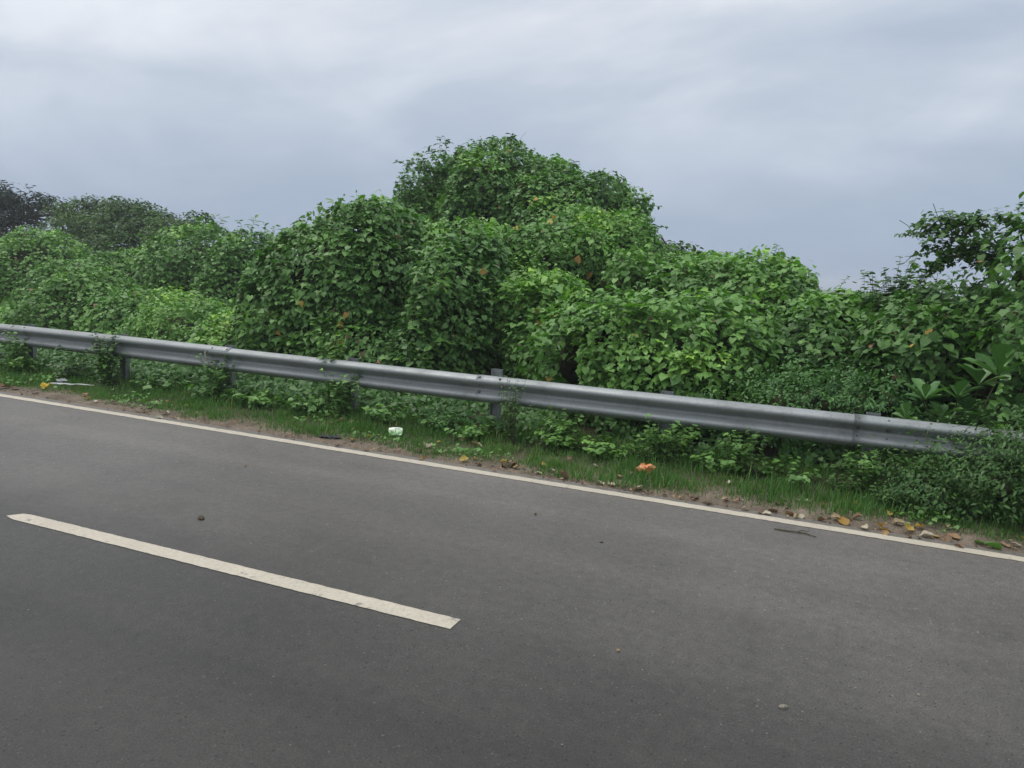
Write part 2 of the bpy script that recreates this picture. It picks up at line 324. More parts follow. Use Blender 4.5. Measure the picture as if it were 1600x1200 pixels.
# painted lines, ragged edges
def paint_strip(name, x0, x1, yc, w, step, jag, label):
    n = int((x1-x0)/step)+1; xs = np.linspace(x0, x1, n); V = []
    for k, x in enumerate(xs):
        a = jag*(R.random(2)-.5); V += [(x, yc-w/2+a[0], .004), (x, yc+w/2+a[1], .004)]
    o = obj(name, mesh_np(name, np.array(V), np.array([(2*i, 2*i+2, 2*i+3, 2*i+1) for i in range(n-1)]), G['paint']))
    return tag(o, label, None, None, 'structure')
paint_strip('edge_line', -60, 30, D_EDGE, .125, .05, .012, 'thin white edge line painted along the road')
MBd = []
x0, x1, w = -5.52, -1.80, .135
n = 90; V = []
for i in range(n):
    x = x0+(x1-x0)*i/(n-1); a = .006*(R.random(2)-.5)
    V += [(x, D_DASH-w/2+a[0], .004), (x, D_DASH+w/2+a[1], .004)]
for i in range(10):
    V[2*i] = (x0+.0+.042*i, D_DASH-w/2+max(0, .03-.012*i), .004); V[2*i+1] = (x0+.06+.0355*i+.006*math.sin(i*2.3), D_DASH+w/2-max(0, .014-.006*i), .004)
tag(obj('centre_line_dash', mesh_np('centre_line_dash', np.array(V), np.array([(2*i, 2*i+2, 2*i+3, 2*i+1) for i in range(n-1)]), G['paint'])), 'single broad white dash painted on the lane divide', None, None, 'structure')

# ------------------------------------------------------------------ guardrail
prof = np.array([(.004, .157), (-.010, .1535), (-.03, .146), (-.068, .121), (-.079, .110), (-.083, .098), (-.083, .086), (-.078, .074), (-.066, .063), (-.018, .026), (-.006, .015), (-.002, 0),
                 (-.006, -.015), (-.018, -.026), (-.066, -.063), (-.078, -.074), (-.083, -.086), (-.083, -.098), (-.079, -.110), (-.068, -.121), (-.03, -.146), (-.010, -.1535), (.004, -.157)])
RZ = .75-.157
rail = empty('guardrail', (-3.66, D_RAIL, 0), 'grey galvanised steel crash barrier running along the grassy verge', 'guardrail')
joints = [-3.66+4.075*k for k in range(-6, 4)]
pb = np.array([-3.66, D_RAIL, 0])
for j, xj in enumerate(joints[:-1]):
    xa, xb = xj-.17, joints[j+1]+.17; off = -.0045*(j % 2)
    nx = 40; X = np.linspace(xa, xb, nx); V = []; k = len(prof)
    sag = .006*math.sin(j*2.1); zz_ = .012*(n2d(X, X*0, 2.3, 21)-.5); yy_ = .02*(n2d(X, X*0, 3.1, 22)-.5)
    nr = norm(np.stack([np.gradient(prof[:, 1]), -np.gradient(prof[:, 0])], -1))*.0032
    for i in range(nx):
        for q in (prof, prof+nr):
            for y, z in q: V.append((X[i], D_RAIL+y+off+yy_[i], RZ+z+zz_[i]+sag))
    T = []
    for i in range(nx-1):
        for s in (0, k):
            for m_ in range(k-1):
                a = i*2*k+s+m_; f = (a, a+2*k, a+2*k+1, a+1); T.append(f if s else f[::-1])
        for m_ in (0, k-1):
            a = i*2*k+m_; T.append((a, a+2*k, a+3*k, a+k))
    for i in (0, nx-1):
        for m_ in range(k-1): a = i*2*k+m_; T.append((a, a+1, a+k+1, a+k))
    bmn = obj('rail_beam', mesh_np('rail_beam', np.array(V)-pb, np.array(T), G['steel'], smooth=True), rail)
    for dx in (-.13, .13):
        for z, y in ((.134, -.05), (.045, -.043), (-.045, -.043), (-.134, -.05)):
            b = MB(); x = xj+dx
            sgn = 1 if abs(z) > .1 else -1
            nv = norm(np.array([0, -.6, (.8 if z > 0 else -.8)*sgn])); c = np.array([x, D_RAIL+y-.001, RZ+z])
            b.tube([c-nv*.004, c+nv*.007, c+nv*.013], [.015, .015, .008], 8)
            obj('bolt', b.mesh('bolt', G['bolt'], pb), bmn)
for k in range(-10, 7):
    xp = -3.66+2.0375*k; m = MB(); y0 = D_RAIL+.03
    top = .815 if k == 0 else .765
    # channel post: web and two flanges; spacer block towards the beam
    m.box((xp, y0+.150, top/2-.3), (.062, .003, top/2+.3)); m.box((xp-.060, y0+.117, top/2-.3), (.003, .031, top/2+.3)); m.box((xp+.060, y0+.117, top/2-.3), (.003, .031, top/2+.3))
    obj('post', m.mesh('post', G['steel'], pb), rail)
    m = MB(); m.box((xp-.055, y0+.03, RZ-.01), (.003, .052, .155)); m.box((xp+.055, y0+.03, RZ-.01), (.003, .052, .155)); m.box((xp, y0-.0185, RZ-.01), (.051, .003, .155))
    obj('spacer_block', m.mesh('spacer_block', G['steel'], pb), rail)

# ------------------------------------------------------------------ leaves
def tmpl(mid, side, tris_side):
    V = [*mid, *side, *[(u, -v, w) for u, v, w in side]]; nm, ns = len(mid), len(side)
    T = list(tris_side) + [tuple(nm+ns+(i-nm) if i >= nm else i for i in reversed(t)) for t in tris_side]
    return np.array(V, float), np.array(T)
_T5 = [(0, 1, 4), (1, 5, 4), (1, 2, 5), (2, 6, 5), (2, 3, 6)]
LOBED = tmpl([(0, 0, 0), (.3, 0, -.02), (.6, 0, -.05), (1, 0, -.2)], [(-.12, .30, .06), (.30, .58, .0), (.46, .25, .0)], _T5)
LOBED2 = tmpl([(0, 0, 0), (.3, 0, -.03), (.6, 0, -.08), (1, 0, -.26)], [(-.10, .33, .02), (.30, .50, -.06), (.56, .36, -.08)], _T5)
HEART = tmpl([(0, 0, 0), (.3, 0, -.03), (.6, 0, -.06), (1, 0, -.2)], [(-.15, .30, .08), (.2, .47, .05), (.6, .32, -.0)], _T5)
OVAL = tmpl([(0, 0, 0), (.35, 0, -.03), (.7, 0, -.08), (1, 0, -.18)], [(.12, .14, .02), (.45, .24, .02), (.78, .16, -.06)], _T5)
SMALL = tmpl([(0, 0, 0), (1, 0, -.12)], [(.4, .23, .05), (.75, .17, -.01)], [(0, 3, 2), (0, 1, 3)])
_T3 = [(0, 1, 3), (1, 4, 3), (1, 2, 4)]
LOBED6 = tmpl([(0, 0, 0), (.42, 0, -.03), (1, 0, -.2)], [(-.12, .31, .05), (.30, .55, .0)], _T3)
HEART6 = tmpl([(0, 0, 0), (.45, 0, -.04), (1, 0, -.2)], [(-.13, .31, .07), (.38, .46, .03)], _T3)
OVAL6 = tmpl([(0, 0, 0), (.45, 0, -.04), (1, 0, -.16)], [(.22, .18, .02), (.62, .21, .0)], _T3)
OBOV = tmpl([(0, 0, 0), (.35, 0, -.02), (.7, 0, -.06), (1, 0, -.13)], [(.25, .07, .02), (.62, .21, .02), (.88, .17, -.04)], _T5)
TEMPL = {'vine': (LOBED, LOBED2, HEART), 'heart': (HEART, LOBED2), 'oval': (OVAL6,), 'vine_low': (LOBED6, LOBED6, HEART6), 'heart_low': (HEART6,), 'small': (SMALL,), 'obov': (OBOV,)}

class Leaves:
    def __init__(s): s.p = []; s.n = []; s.t = []; s.s = []; s.r = []
    def add(s, p, n, t, sz, r):
        s.p.append(p); s.n.append(n); s.t.append(t); s.s.append(sz); s.r.append(r)
    def get(s): return [np.concatenate(x) for x in (s.p, s.n, s.t, s.s, s.r)]
def leaf_mesh(name, A, kind, mat, base, rng):
    p, n, t, sz, r = A
    n = norm(n); t = norm(t - (t*n).sum(-1, keepdims=True)*n); b = np.cross(n, t)
    Vs, Ts, Rs, o = [], [], [], 0; tl = TEMPL[kind]; ch = rng.integers(0, len(tl), len(p))
    for k, (tv, tt) in enumerate(tl):
        q = ch == k
        if not q.any(): continue
        wid = rng.uniform(.85, 1.15, q.sum())[:, None, None]; cur = rng.uniform(.3, 1.9, q.sum())[:, None, None]
        V = p[q][:, None] + sz[q][:, None, None]*(tv[None, :, :1]*t[q][:, None] + wid*tv[None, :, 1:2]*b[q][:, None] + cur*tv[None, :, 2:]*n[q][:, None])
        m = q.sum(); T = tt[None] + (np.arange(m)*len(tv))[:, None, None] + o
        Vs.append(V.reshape(-1, 3)); Ts.append(T.reshape(-1, 3)); Rs.append(np.repeat(r[q], len(tv))); o += m*len(tv)
    return mesh_np(name, np.concatenate(Vs)-np.asarray(base), np.concatenate(Ts), mat, np.concatenate(Rs))
UNIT = {}
def unit_leaf(kind, mat, rng, r=None):            # shared single leaf meshes
    key = (kind, mat)
    if key not in UNIT:
        UNIT[key] = []
        for i in range(10):
            A = (np.zeros((1, 3)), np.array([[0, 0, 1.]]), np.array([[1., 0, 0]]), np.ones(1), np.array([(i+.5)/10]))
            UNIT[key].append(leaf_mesh('leaf', A, kind, G[mat], (0, 0, 0), np.random.default_rng(50+i)))
    return UNIT[key][min(9, int((rng.random() if r is None else r)*10))]
def place_leaf(parent, base, p, n, t, s, kind, mat, rng, r=None, name='leaf'):
    n = norm(n); t = norm(t-(t@n)*n); b = np.cross(n, t)
    o = obj(name, unit_leaf(kind, mat, rng, r), parent); q = p-np.asarray(base)
    o.matrix_local = Matrix(((t[0]*s, b[0]*s, n[0]*s, q[0]), (t[1]*s, b[1]*s, n[1]*s, q[1]), (t[2]*s, b[2]*s, n[2]*s, q[2]), (0, 0, 0, 1)))
    return o

# ------------------------------------------------------------------ vine mounds
def lobe(px, py, Y, wpx, hpx, dm):
    c = at(px, py, Y); k = F/depth(c); return c, np.array([wpx/k, dm, hpx/k])
class Mound:
    def __init__(s, lobes, seed, a1=.25, f1=1.0, a2=.17, f2=.42):
        s.l = [lobe(*q) for q in lobes]; s.seed = seed; s.a = (a1, f1, a2, f2)
    def f(s, p):
        ds = []
        for c, r in s.l:
            q = (p-c)/r; k0 = np.linalg.norm(q, axis=-1); k1 = np.linalg.norm(q/r, axis=-1)+1e-6; ds.append(k0*(k0-1)/k1)
        D = np.stack(ds); h = .16; m = D.min(0); d = m - h*np.log(np.exp(-(D-m)/h).sum(0))
        a1, f1, a2, f2 = s.a
        return d - a1*(noise(p/f1, s.seed)-.5)*1.6 - a2*(noise(p/f2, s.seed+1)-.5)*1.8
    def grad(s, p, f0):
        e = .02; return np.stack([(s.f(p+e*np.eye(3)[k])-f0)/e for k in range(3)], -1)
    def sample(s, dens, rng, zmin):
        A = np.array([4*math.pi*(((r[0]*r[1])**1.6+(r[0]*r[2])**1.6+(r[1]*r[2])**1.6)/3)**(1/1.6) for _, r in s.l])
        P = []
        for (c, r), a in zip(s.l, A):
            n = int(a*dens); d = norm(rng.normal(size=(n, 3))); q = (r.min()/r)**.0
            P.append(c+d*r)
        P = np.concatenate(P); f0 = s.f(P); P = P[f0 > -.35]
        for it in range(4):
            f0 = s.f(P); g = s.grad(P, f0); g2 = (g*g).sum(-1, keepdims=True)
            st = f0[:, None]*g/np.maximum(g2, .15); L = np.linalg.norm(st, axis=-1, keepdims=True); P = P - st*np.minimum(1, .4/np.maximum(L, 1e-6))
        f0 = s.f(P); g = norm(s.grad(P, f0)); ok = (abs(f0) < .06) & (P[:, 2] > zmin) & (g[:, 2] > -.75)
        toward = norm(CAM-P); back = (g*toward).sum(-1) < -.35
        ok &= ~back | (rng.random(len(P)) < .13)
        return P[ok], g[ok]

ALL = []
def vine(name, label, cat, lobes, seed, dens=600, size=.105, kind='vine', mat='vine', group=None, single=True, up=.80, fresh=.0, zmin=-.5, loose=.05, core=.80, **kw):
    rng = np.random.default_rng(seed); M = Mound(lobes, seed, **kw)
    P, g = M.sample(dens, rng, zmin); N_ = len(P)
    layer = rng.random(N_); offs = np.where(layer < .56, rng.normal(.0, loose, N_), -rng.uniform(.05, .30, N_))
    P = P + g*offs[:, None]
    nr = norm(g*.5 + np.array([0, 0, up]) + rng.normal(0, .42, (N_, 3)))
    tp = np.array([0, 0, -1.0]) + g*.55 + rng.normal(0, .5, (N_, 3))
    sz = .93*size*rng.uniform(.5, 1.2, N_)*(.75+.5*noise(P/.8, seed+12))
    patch = noise(P/.9, seed+7); patch2 = noise(P/.22, seed+8)
    r = np.clip(.10 + .50*patch*rng.random(N_)**.7 + .34*(patch2-.3) + .22*rng.random(N_)**6 + .42*np.clip(g[:, 2], 0, 1)**2*patch + fresh, 0, 1)  # sky light on crests painted into leaf tone, along with young growth
    b0 = M.l[0][0]; base = np.array([b0[0], b0[1], min(zmin, -.2)])
    root = empty(name, base, label, cat, group)
    ALL.append(dict(g=g, root=root, base=base, A=[P, nr, tp, sz, r], kind=kind, mat=mat, rng=rng, single=single, size=size, M=M, L=layer))
    # solid dark filler added inside to stop light showing through the leaves
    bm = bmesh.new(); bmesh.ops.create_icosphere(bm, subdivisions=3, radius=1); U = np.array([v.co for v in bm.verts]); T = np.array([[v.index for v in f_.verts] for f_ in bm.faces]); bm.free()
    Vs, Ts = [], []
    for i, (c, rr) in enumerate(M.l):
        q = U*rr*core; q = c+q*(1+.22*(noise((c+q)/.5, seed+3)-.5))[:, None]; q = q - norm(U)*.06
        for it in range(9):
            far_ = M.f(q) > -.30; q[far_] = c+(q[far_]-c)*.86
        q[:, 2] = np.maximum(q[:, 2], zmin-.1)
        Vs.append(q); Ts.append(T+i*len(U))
    obj('dark_core', mesh_np('dark_core', np.concatenate(Vs)-base, np.concatenate(Ts), G['core']), root)
    return root

vine('vine_mound', 'vine mound at the left edge, behind the small low hump', 'vine mound', [(62, 465, 17, 78, 105, 2.0), (-20, 455, 17.5, 75, 80, 2.0), (110, 480, 16.5, 40, 70, 1.6), (-110, 470, 17, 90, 90, 2)], 11, 430)
vine('vine_mound', 'small low vine hump above the guardrail near the left edge', 'vine mound', [(135, 515, 12.6, 95, 92, 1.4), (225, 525, 12.3, 70, 60, 1.2), (60, 530, 12.6, 50, 60, 1.2)], 12)
vine('vine_thicket', 'long vine-smothered thicket in the gap left of the big dome', 'vine thicket', [(225, 490, 16.5, 75, 105, 2.0), (325, 475, 16.5, 86, 118, 2.0), (392, 480, 16.2, 50, 116, 1.8), (165, 490, 17, 40, 80, 1.5)], 13, 440, mat='vine_dark', fresh=.04)
vine('creeper_slope', 'bright green creeper slope running down from the low hump to the big dome', 'creeper', [(310, 535, 11.6, 110, 62, 1.3), (245, 505, 12.6, 70, 42, 1.0), (385, 560, 11.0, 60, 62, 1.0), (180, 560, 11.0, 150, 38, 1.0), (20, 535, 11.8, 110, 45, 1.0)], 14, 760, .078, 'vine', 'vine', loose=.07, fresh=.06)
vine('vine_dome', 'big rounded dome of dark vine leaves, the largest mass behind the guardrail', 'vine mound', [(560, 478, 11.6, 118, 140, 1.7), (625, 440, 11.8, 75, 108, 1.5), (478, 525, 11.3, 56, 120, 1.3), (520, 450, 11.9, 70, 95, 1.4), (735, 480, 11.5, 60, 112, 1.4), (590, 570, 10.9, 140, 75, 1.2), (685, 575, 10.8, 62, 72, 1.0)], 15, 600, .115, mat='vine_dark')
vine('vine_covered_tree', 'tall vine-covered tree towering above all the other growth', 'tree', [(785, 338, 18, 86, 108, 2.1), (700, 308, 18.2, 38, 50, 1.5), (742, 300, 18.2, 40, 54, 1.6), (684, 335, 18, 32, 46, 1.4), (700, 375, 18, 55, 50, 1.6), (865, 340, 18.2, 58, 84, 2.0), (935, 345, 18, 52, 70, 1.6), (990, 340, 17.6, 20, 36, .9), (850, 440, 17, 160, 92, 2.0), (880, 395, 17.4, 90, 62, 1.6)], 16, 480, .108, mat='vine_dark', a1=.34, fresh=.03)
vine('vine_mound', 'terraced vine mound at the foot of the tallest tree, with yellow leaves', 'vine mound', [(880, 415, 14.2, 80, 58, 1.5), (952, 412, 14.6, 58, 60, 1.5), (790, 420, 15.5, 70, 50, 1.3), (985, 392, 15.5, 40, 50, 1.2), (905, 372, 15.8, 45, 36, 1.1), (800, 440, 13.4, 75, 60, 1.4), (1005, 440, 13.4, 50, 50, 1.2)], 17, 560, .104)
vine('vine_mound', 'brighter green vine shoulder at the right side of the big dome', 'vine mound', [(725, 420, 12.6, 85, 70, 1.3), (850, 480, 12.0, 70, 50, 1.0), (775, 520, 12.0, 56, 80, 1.0), (850, 540, 11.6, 55, 66, 1.0)], 18, 600, .106, fresh=.06)
vine('vine_mound', 'flat-topped vine mound right of the tallest tree against the sky', 'vine mound', [(1185, 480, 12.6, 70, 78, 1.5), (1105, 472, 13, 70, 62, 1.5), (1228, 500, 12.3, 36, 76, 1.1), (1045, 460, 13.6, 46, 46, 1.2)], 19, 600, .098, mat='vine_dark', fresh=.10)
vine('vine_mound', 'near vine mound with large pale leaves rising just behind the middle of the guardrail', 'vine mound', [(1010, 560, 10.0, 110, 92, 1.1), (1125, 560, 10.1, 80, 85, 1.1), (905, 568, 10.1, 58, 76, .85), (960, 535, 10.2, 60, 60, .9), (1060, 610, 9.6, 110, 45, .7)], 20, 600, .102, mat='vine_dark', fresh=.08)
vine('vine_mound', 'vine mound in the dip between the flat-topped mound and the right-hand tree', 'vine mound', [(1280, 555, 10.9, 72, 78, 1.1), (1325, 516, 11.8, 60, 54, 1.1), (1235, 585, 10.8, 48, 56, .8)], 21, 640, .094, mat='vine_dark', fresh=-.15)
vine('vine_mound', 'rounded vine mound beside the dark right-hand tree', 'vine mound', [(1430, 560, 10.2, 75, 92, 1.1), (1480, 520, 10.6, 50, 52, .9), (1395, 585, 10.0, 42, 58, .7), (1350, 505, 12.5, 60, 38, 1.2)], 22, 640, .092, mat='vine_dark', fresh=-.15)
vine('vine_draped_tree', 'dark vine-draped tree cut off by the right edge of the picture', 'tree', [(1605, 435, 9.8, 62, 66, .9), (1590, 540, 9.7, 72, 95, 1.0), (1535, 590, 9.6, 60, 90, .8), (1690, 470, 9.6, 90, 130, 1.1), (1640, 640, 9.4, 110, 90, .9), (1500, 650, 9.3, 50, 50, .6)], 23, 360, .092, 'heart', 'vine_dark', a1=.55, a2=.28, loose=.13, core=.5, fresh=-.12)
vine('fine_leaved_shrub', 'low fine-leaved shrub just behind the right half of the guardrail', 'shrub', [(1150, 632, 9.15, 85, 44, .5), (1255, 636, 9.1, 90, 56, .5), (1360, 640, 9.1, 66, 52, .45), (1060, 630, 9.1, 40, 30, .4)], 24, 1900, .060, 'small', 'fern', loose=.09, single=False, a2=.2, f2=.2)
vine('roadside_bush', 'dense small-leaved bush in front of the guardrail at the right edge', 'bush', [(1440, 755, 7.85, 50, 62, .34), (1560, 755, 7.75, 70, 66, .40), (1490, 790, 7.65, 70, 45, .35), (1640, 750, 7.7, 60, 85, .4), (1592, 712, 7.85, 34, 48, .26)], 25, 2300, .052, 'oval', 'shrub', loose=.13, fresh=-.1, core=.62, single=False, zmin=.02, a1=.22, a2=.22, f2=.22, f1=.6)

# sprigs: a twig with alternate leaves
def sprig(Lv, mb, p0, dirn, length, nl, ls, rng, r0=.3, droop=.25, rad=.006, start=.2):
    d = norm(np.asarray(dirn, float)); t = np.linspace(0, 1, 7)[:, None]; side = norm(np.cross(d, [0, 0, 1.])+rng.normal(0, .2, 3))
    P = p0 + d*length*t + np.array([0, 0, -1.])*droop*length*t**2 + side*.06*length*np.sin(t*4)
    mb.tube(P, np.linspace(rad, rad*.3, 7), 4, False)
    u = np.linspace(start, 1, nl); q = np.stack([np.interp(u, t[:, 0], P[:, k]) for k in range(3)], -1)
    an = np.arange(nl)*2.4+rng.random()*6; up2 = np.cross(side, d)
    out = np.cos(an)[:, None]*side + np.sin(an)[:, None]*up2
    tp = out + d*.7 + rng.normal(0, .2, (nl, 3)); n = np.array([0, 0, 1.]) + .5*d + rng.normal(0, .3, (nl, 3)) - .2*out
    Lv.add(q, n, tp, ls*rng.uniform(.7, 1.15, nl), np.clip(r0+rng.uniform(-.2, .35, nl), 0, 1))
# leaves that would sit deep inside a neighbouring mound do not grow
for a in ALL:
    P = a['A'][0]; ok = np.ones(len(P), bool)
    for b in ALL:
        if b is a or not b['single']: continue
        for c, r_ in b['M'].l:
            q = np.linalg.norm((P-c)/r_, axis=-1); ok &= (q-1)*r_.min() > -.38
    a['A'] = [v[ok] for v in a['A']]; a['g'] = a['g'][ok]; a['L'] = a['L'][ok]
# which leaves does the photograph show largest: a coarse depth buffer over all of them
zb = np.full((152, 202), 1e9)
for a in ALL:
    P = a['A'][0]; x, y = pix(P); z = depth(P); i = np.clip((x/8).astype(int), 0, 201); j = np.clip((y/8).astype(int), 0, 151); np.minimum.at(zb, (j, i), z)
for a in ALL:
    P, nr, tp, sz, r = a['A']; rng = a['rng']; x, y = pix(P); z = depth(P); keep = np.ones(len(P), bool)
    if a['single']:
        i = np.clip((x/8).astype(int), 0, 201); j = np.clip((y/8).astype(int), 0, 151)
        vis = (z < zb[j, i]+.10) & (x > 0) & (x < 1600) & (y > 0) & (y < 1100)
        face = abs((nr*norm(CAM-P)).sum(-1)); app = sz*F/z*np.where(vis, .3+face, 0)
        idx = np.argsort(-app)[:210]; idx = idx[(app[idx] > 0) & (sz[idx]*F/z[idx] > 8)]
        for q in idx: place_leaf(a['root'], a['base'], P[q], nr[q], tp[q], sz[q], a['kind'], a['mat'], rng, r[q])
        keep[idx] = False
    A = [v[keep] for v in a['A']]
    near = (a['L'][keep] < .56) & (depth(A[0]) < 14.5) & ((a['g'][keep]*norm(CAM-A[0])).sum(-1) > -.2)
    if a['kind'] in ('vine', 'heart'):
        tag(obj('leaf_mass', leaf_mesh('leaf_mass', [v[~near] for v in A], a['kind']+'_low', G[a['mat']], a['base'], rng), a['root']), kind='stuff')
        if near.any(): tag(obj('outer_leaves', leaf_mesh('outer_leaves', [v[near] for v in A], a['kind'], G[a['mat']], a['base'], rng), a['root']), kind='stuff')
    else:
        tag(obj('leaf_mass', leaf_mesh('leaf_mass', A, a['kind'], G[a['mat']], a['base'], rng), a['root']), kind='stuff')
for a in ALL:                                      # ragged runners on the crests, a few dead leaves, a second smaller-leaved climber
    rng = a['rng']; P, nr, tp, sz, r = a['A']; g = a['g']; big = a['single']
    c = np.where((g[:, 2] > .25) & (a['L'] < .56))[0]; k = min(len(c), int(10+len(P)/420)); Lv = Leaves(); mb = MB()
    for q in rng.choice(c, k, replace=False):
        d = g[q]*.7+np.array([0, 0, .55])+rng.normal(0, .45, 3)
        sprig(Lv, mb, P[q]-g[q]*.03, d, rng.uniform(.14, .42)*(1 if big else .5), int(rng.integers(5, 11)), a['size']*.72, rng, .35, .35, .0035, .1)
    tag(obj('runners', mb.mesh('runners', G['twig'], a['base']), a['root']), kind='stuff')
    tag(obj('runner_leaves', leaf_mesh('runner_leaves', Lv.get(), {'vine': 'vine_low', 'heart': 'heart_low'}.get(a['kind'], a['kind']), G[a['mat']], a['base'], rng), a['root']), kind='stuff')
    if big:
        q = rng.choice(len(P), len(P)//90, replace=False); A = [P[q]+g[q]*.02, nr[q]+rng.normal(0, .5, (len(q), 3)), tp[q]+rng.normal(0, .6, (len(q), 3)), sz[q]*.8, rng.random(len(q))*.75]
        tag(obj('dead_leaves', leaf_mesh('dead_leaves', A, a['kind'], G['dry'], a['base'], rng), a['root']), kind='stuff')
        pa = noise(P/.55, int(a['M'].seed)+31); q = np.where((pa > .62) & (rng.random(len(P)) < .55))[0]
        if len(q):
            A = [P[q]+g[q]*.04+rng.normal(0, .04, (len(q), 3)), nr[q]+rng.normal(0, .4, (len(q), 3)), rng.normal(0, .8, (len(q), 3))-np.array([0, 0, .5]), a['size']*rng.uniform(.45, .8, len(q)), np.clip(r[q]+.15*rng.random(len(q)), 0, 1)]
            tag(obj('small_leaf_climber', leaf_mesh('small_leaf_climber', A, 'oval', G['fern'], a['base'], rng), a['root']), kind='stuff')
BY = {a['root']['label']: a for a in ALL}
def thing_of(s): return next(a for l, a in BY.items() if s in l)
def surf_at(a, px, py):                            # first leaf of that thing along the pixel's ray
    P = a['A'][0]; x, y = pix(P); d = np.hypot(x-px, y-py); k = np.argsort(d)[:25]; q = k[np.argmin(depth(P[k]))]; return P[q]

# yellowing leaves scattered in the vines
for s, spots in (('terraced', [(902, 413, .17), (919, 438, .17), (846, 324, .14), (798, 312, .12), (835, 300, .1)]), ('brighter green vine shoulder', [(846, 500, .2), (862, 492, .14), (772, 515, .14), (690, 385, .16), (676, 384, .12), (836, 488, .1)]),
                 ('big rounded', [(526, 500, .15), (536, 488, .15), (437, 524, .12), (512, 538, .13), (524, 532, .13), (470, 470, .12), (752, 428, .12)]), ('near vine mound', [(870, 600, .1), (1000, 520, .1)]), ('rounded vine mound', [(1445, 512, .1), (1420, 540, .09)]), ('tallest tree against', [(1230, 540, .1)]), ('towering', [(800, 233, .12), (838, 305, .13)])):
    a = thing_of(s); rng = a['rng']
    for px, py, z in spots:
        p = surf_at(a, px, py); v = norm(CAM-p)
        place_leaf(a['root'], a['base'], p+v*.05, norm(v+np.array([0, 0, .6])+rng.normal(0, .55, 3)), np.array([0, 0, -.5])+rng.normal(0, .8, 3), z*.8, a['kind'], 'yellow', rng)

def sprigs(a, spots, kind, mat):                   # spots: px, py, direction in the picture (dx, dy up), length px, leaves, leaf size
    rng = a['rng']; Lv = Leaves()
    for px, py, dx, dy, lp, nl, ls in spots:
        p = surf_at(a, px, py); k = F/depth(p); mb = MB()
        sprig(Lv, mb, p, dx*cr+dy*cu-.15*cf, lp/k, nl, ls, rng)
        obj('twig', mb.mesh('twig', G['twig'], a['base']), a['root'])
    tag(obj('twig_leaves', leaf_mesh('twig_leaves', Lv.get(), kind, G[mat], a['base'], rng), a['root']), kind='stuff')
sp = []
r_ = np.random.default_rng(5)
for px, py, dx, dy, lp in ((650, 275, -.7, .7, 38), (648, 290, -1, .3, 32), (645, 305, -1, .0, 32), (650, 318, -1, -.1, 36), (668, 262, -.4, 1, 34), (690, 245, 0, 1, 42), (700, 240, .2, 1, 36), (682, 248, -.4, 1, 34), (715, 245, .1, 1, 26), (745, 240, .2, 1, 20), (775, 225, -.3, 1, 20), (800, 220, .1, 1, 14), (1000, 320, 1, .15, 34), (995, 312, 1, .4, 30), (1000, 330, .8, -.6, 30), (1002, 345, .2, -1, 36), (898, 262, .1, 1, 18), (930, 280, .1, 1, 18), (640, 330, -.9, -.4, 20), (660, 330, -.9, -.4, 24)):
    sp.append((px, py, dx, dy, lp, 12, .17))
sprigs(thing_of('towering'), sp, 'oval', 'shrub')
sprigs(thing_of('terraced'), [(1020, 395, .9, .5, 38, 9, .17), (1030, 400, 1, .2, 44, 11, .17), (1035, 405, 1, -.2, 30, 9, .15), (880, 395, .1, .6, 20, 5, .16)], 'oval', 'vine')
sprigs(thing_of('near vine mound'), [(960+dx, 500+dy, x_, 1, 42, 9, .13) for dx, dy, x_ in ((-15, 5, -.5), (0, -5, 0), (12, 0, .4), (25, 10, .6), (-30, 15, -.7), (40, 5, .3), (-50, 25, -.4), (60, 20, .3))], 'vine', 'fresh')
sprigs(thing_of('big rounded'), [(650, 560, .2, 1, 22, 6, .13), (660, 562, .8, .5, 22, 6, .13), (640, 562, -.8, .4, 22, 6, .13), (680, 450, .3, 1, 22, 5, .13), (690, 455, .9, .4, 20, 5, .13), (740, 540, .2, 1, 22, 6, .13), (755, 540, .9, .3, 22, 6, .13)], 'oval', 'fresh')
sprigs(thing_of('brighter green vine shoulder'), [(790, 460, .2, 1, 22, 5, .14), (775, 465, -.7, .5, 22, 5, .14), (805, 470, .8, .4, 22, 5, .14), (790, 505, .3, .8, 24, 6, .14)], 'vine', 'fresh')
sprigs(thing_of('left of the big dome'), [(x_, y_, d_, 1, 26, 8, .2) for x_, y_, d_ in ((300, 365, -.3), (330, 352, .1), (345, 352, .4), (375, 350, -.1), (400, 355, .3), (430, 360, .4), (415, 350, 0), (230, 385, -.2), (260, 372, .2), (185, 395, -.4), (445, 380, .5), (315, 358, -.1))], 'oval', 'vine')
sprigs(thing_of('dip between'), [(1340, 478, -.2, 1, 12, 4, .1), (1300, 485, .2, 1, 12, 4, .1)], 'vine', 'fresh')
# bare tendrils that stand off the tops
def tendrils(a, spots):
    rng = a['rng']
    for px, py, dx, dy, lp in spots:
        p = surf_at(a, px, py); k = F/depth(p); d = dx*cr+dy*cu; t = np.linspace(0, 1, 9)[:, None]
        P = p + d*lp/k*t + cr*np.sin(t*5+rng.random()*6)*lp/k*.12 + cf*.1*t
        mb = MB(); mb.tube(P, np.linspace(.0045, .0025, 9), 4, False); obj('tendril', mb.mesh('tendril', G['twig'], a['base']), a['root'])
tendrils(thing_of('big rounded'), [(540, 345, -.2, 1, 28), (548, 345, .25, 1, 26), (580, 340, .1, 1, 22), (600, 335, -.1, 1, 14), (500, 355, -.3, 1, 16)])
tendrils(thing_of('tallest tree against'), [(1225, 415, .0, 1, 26), (1195, 412, -.2, 1, 18), (1210, 412, .5, .9, 24), (1105, 420, 0, 1, 28), (1120, 420, .2, 1, 16), (1240, 430, -.4, 1, 26)])
tendrils(thing_of('dip between'), [(1320, 482, .9, .5, 24), (1310, 482, .6, .6, 18)])
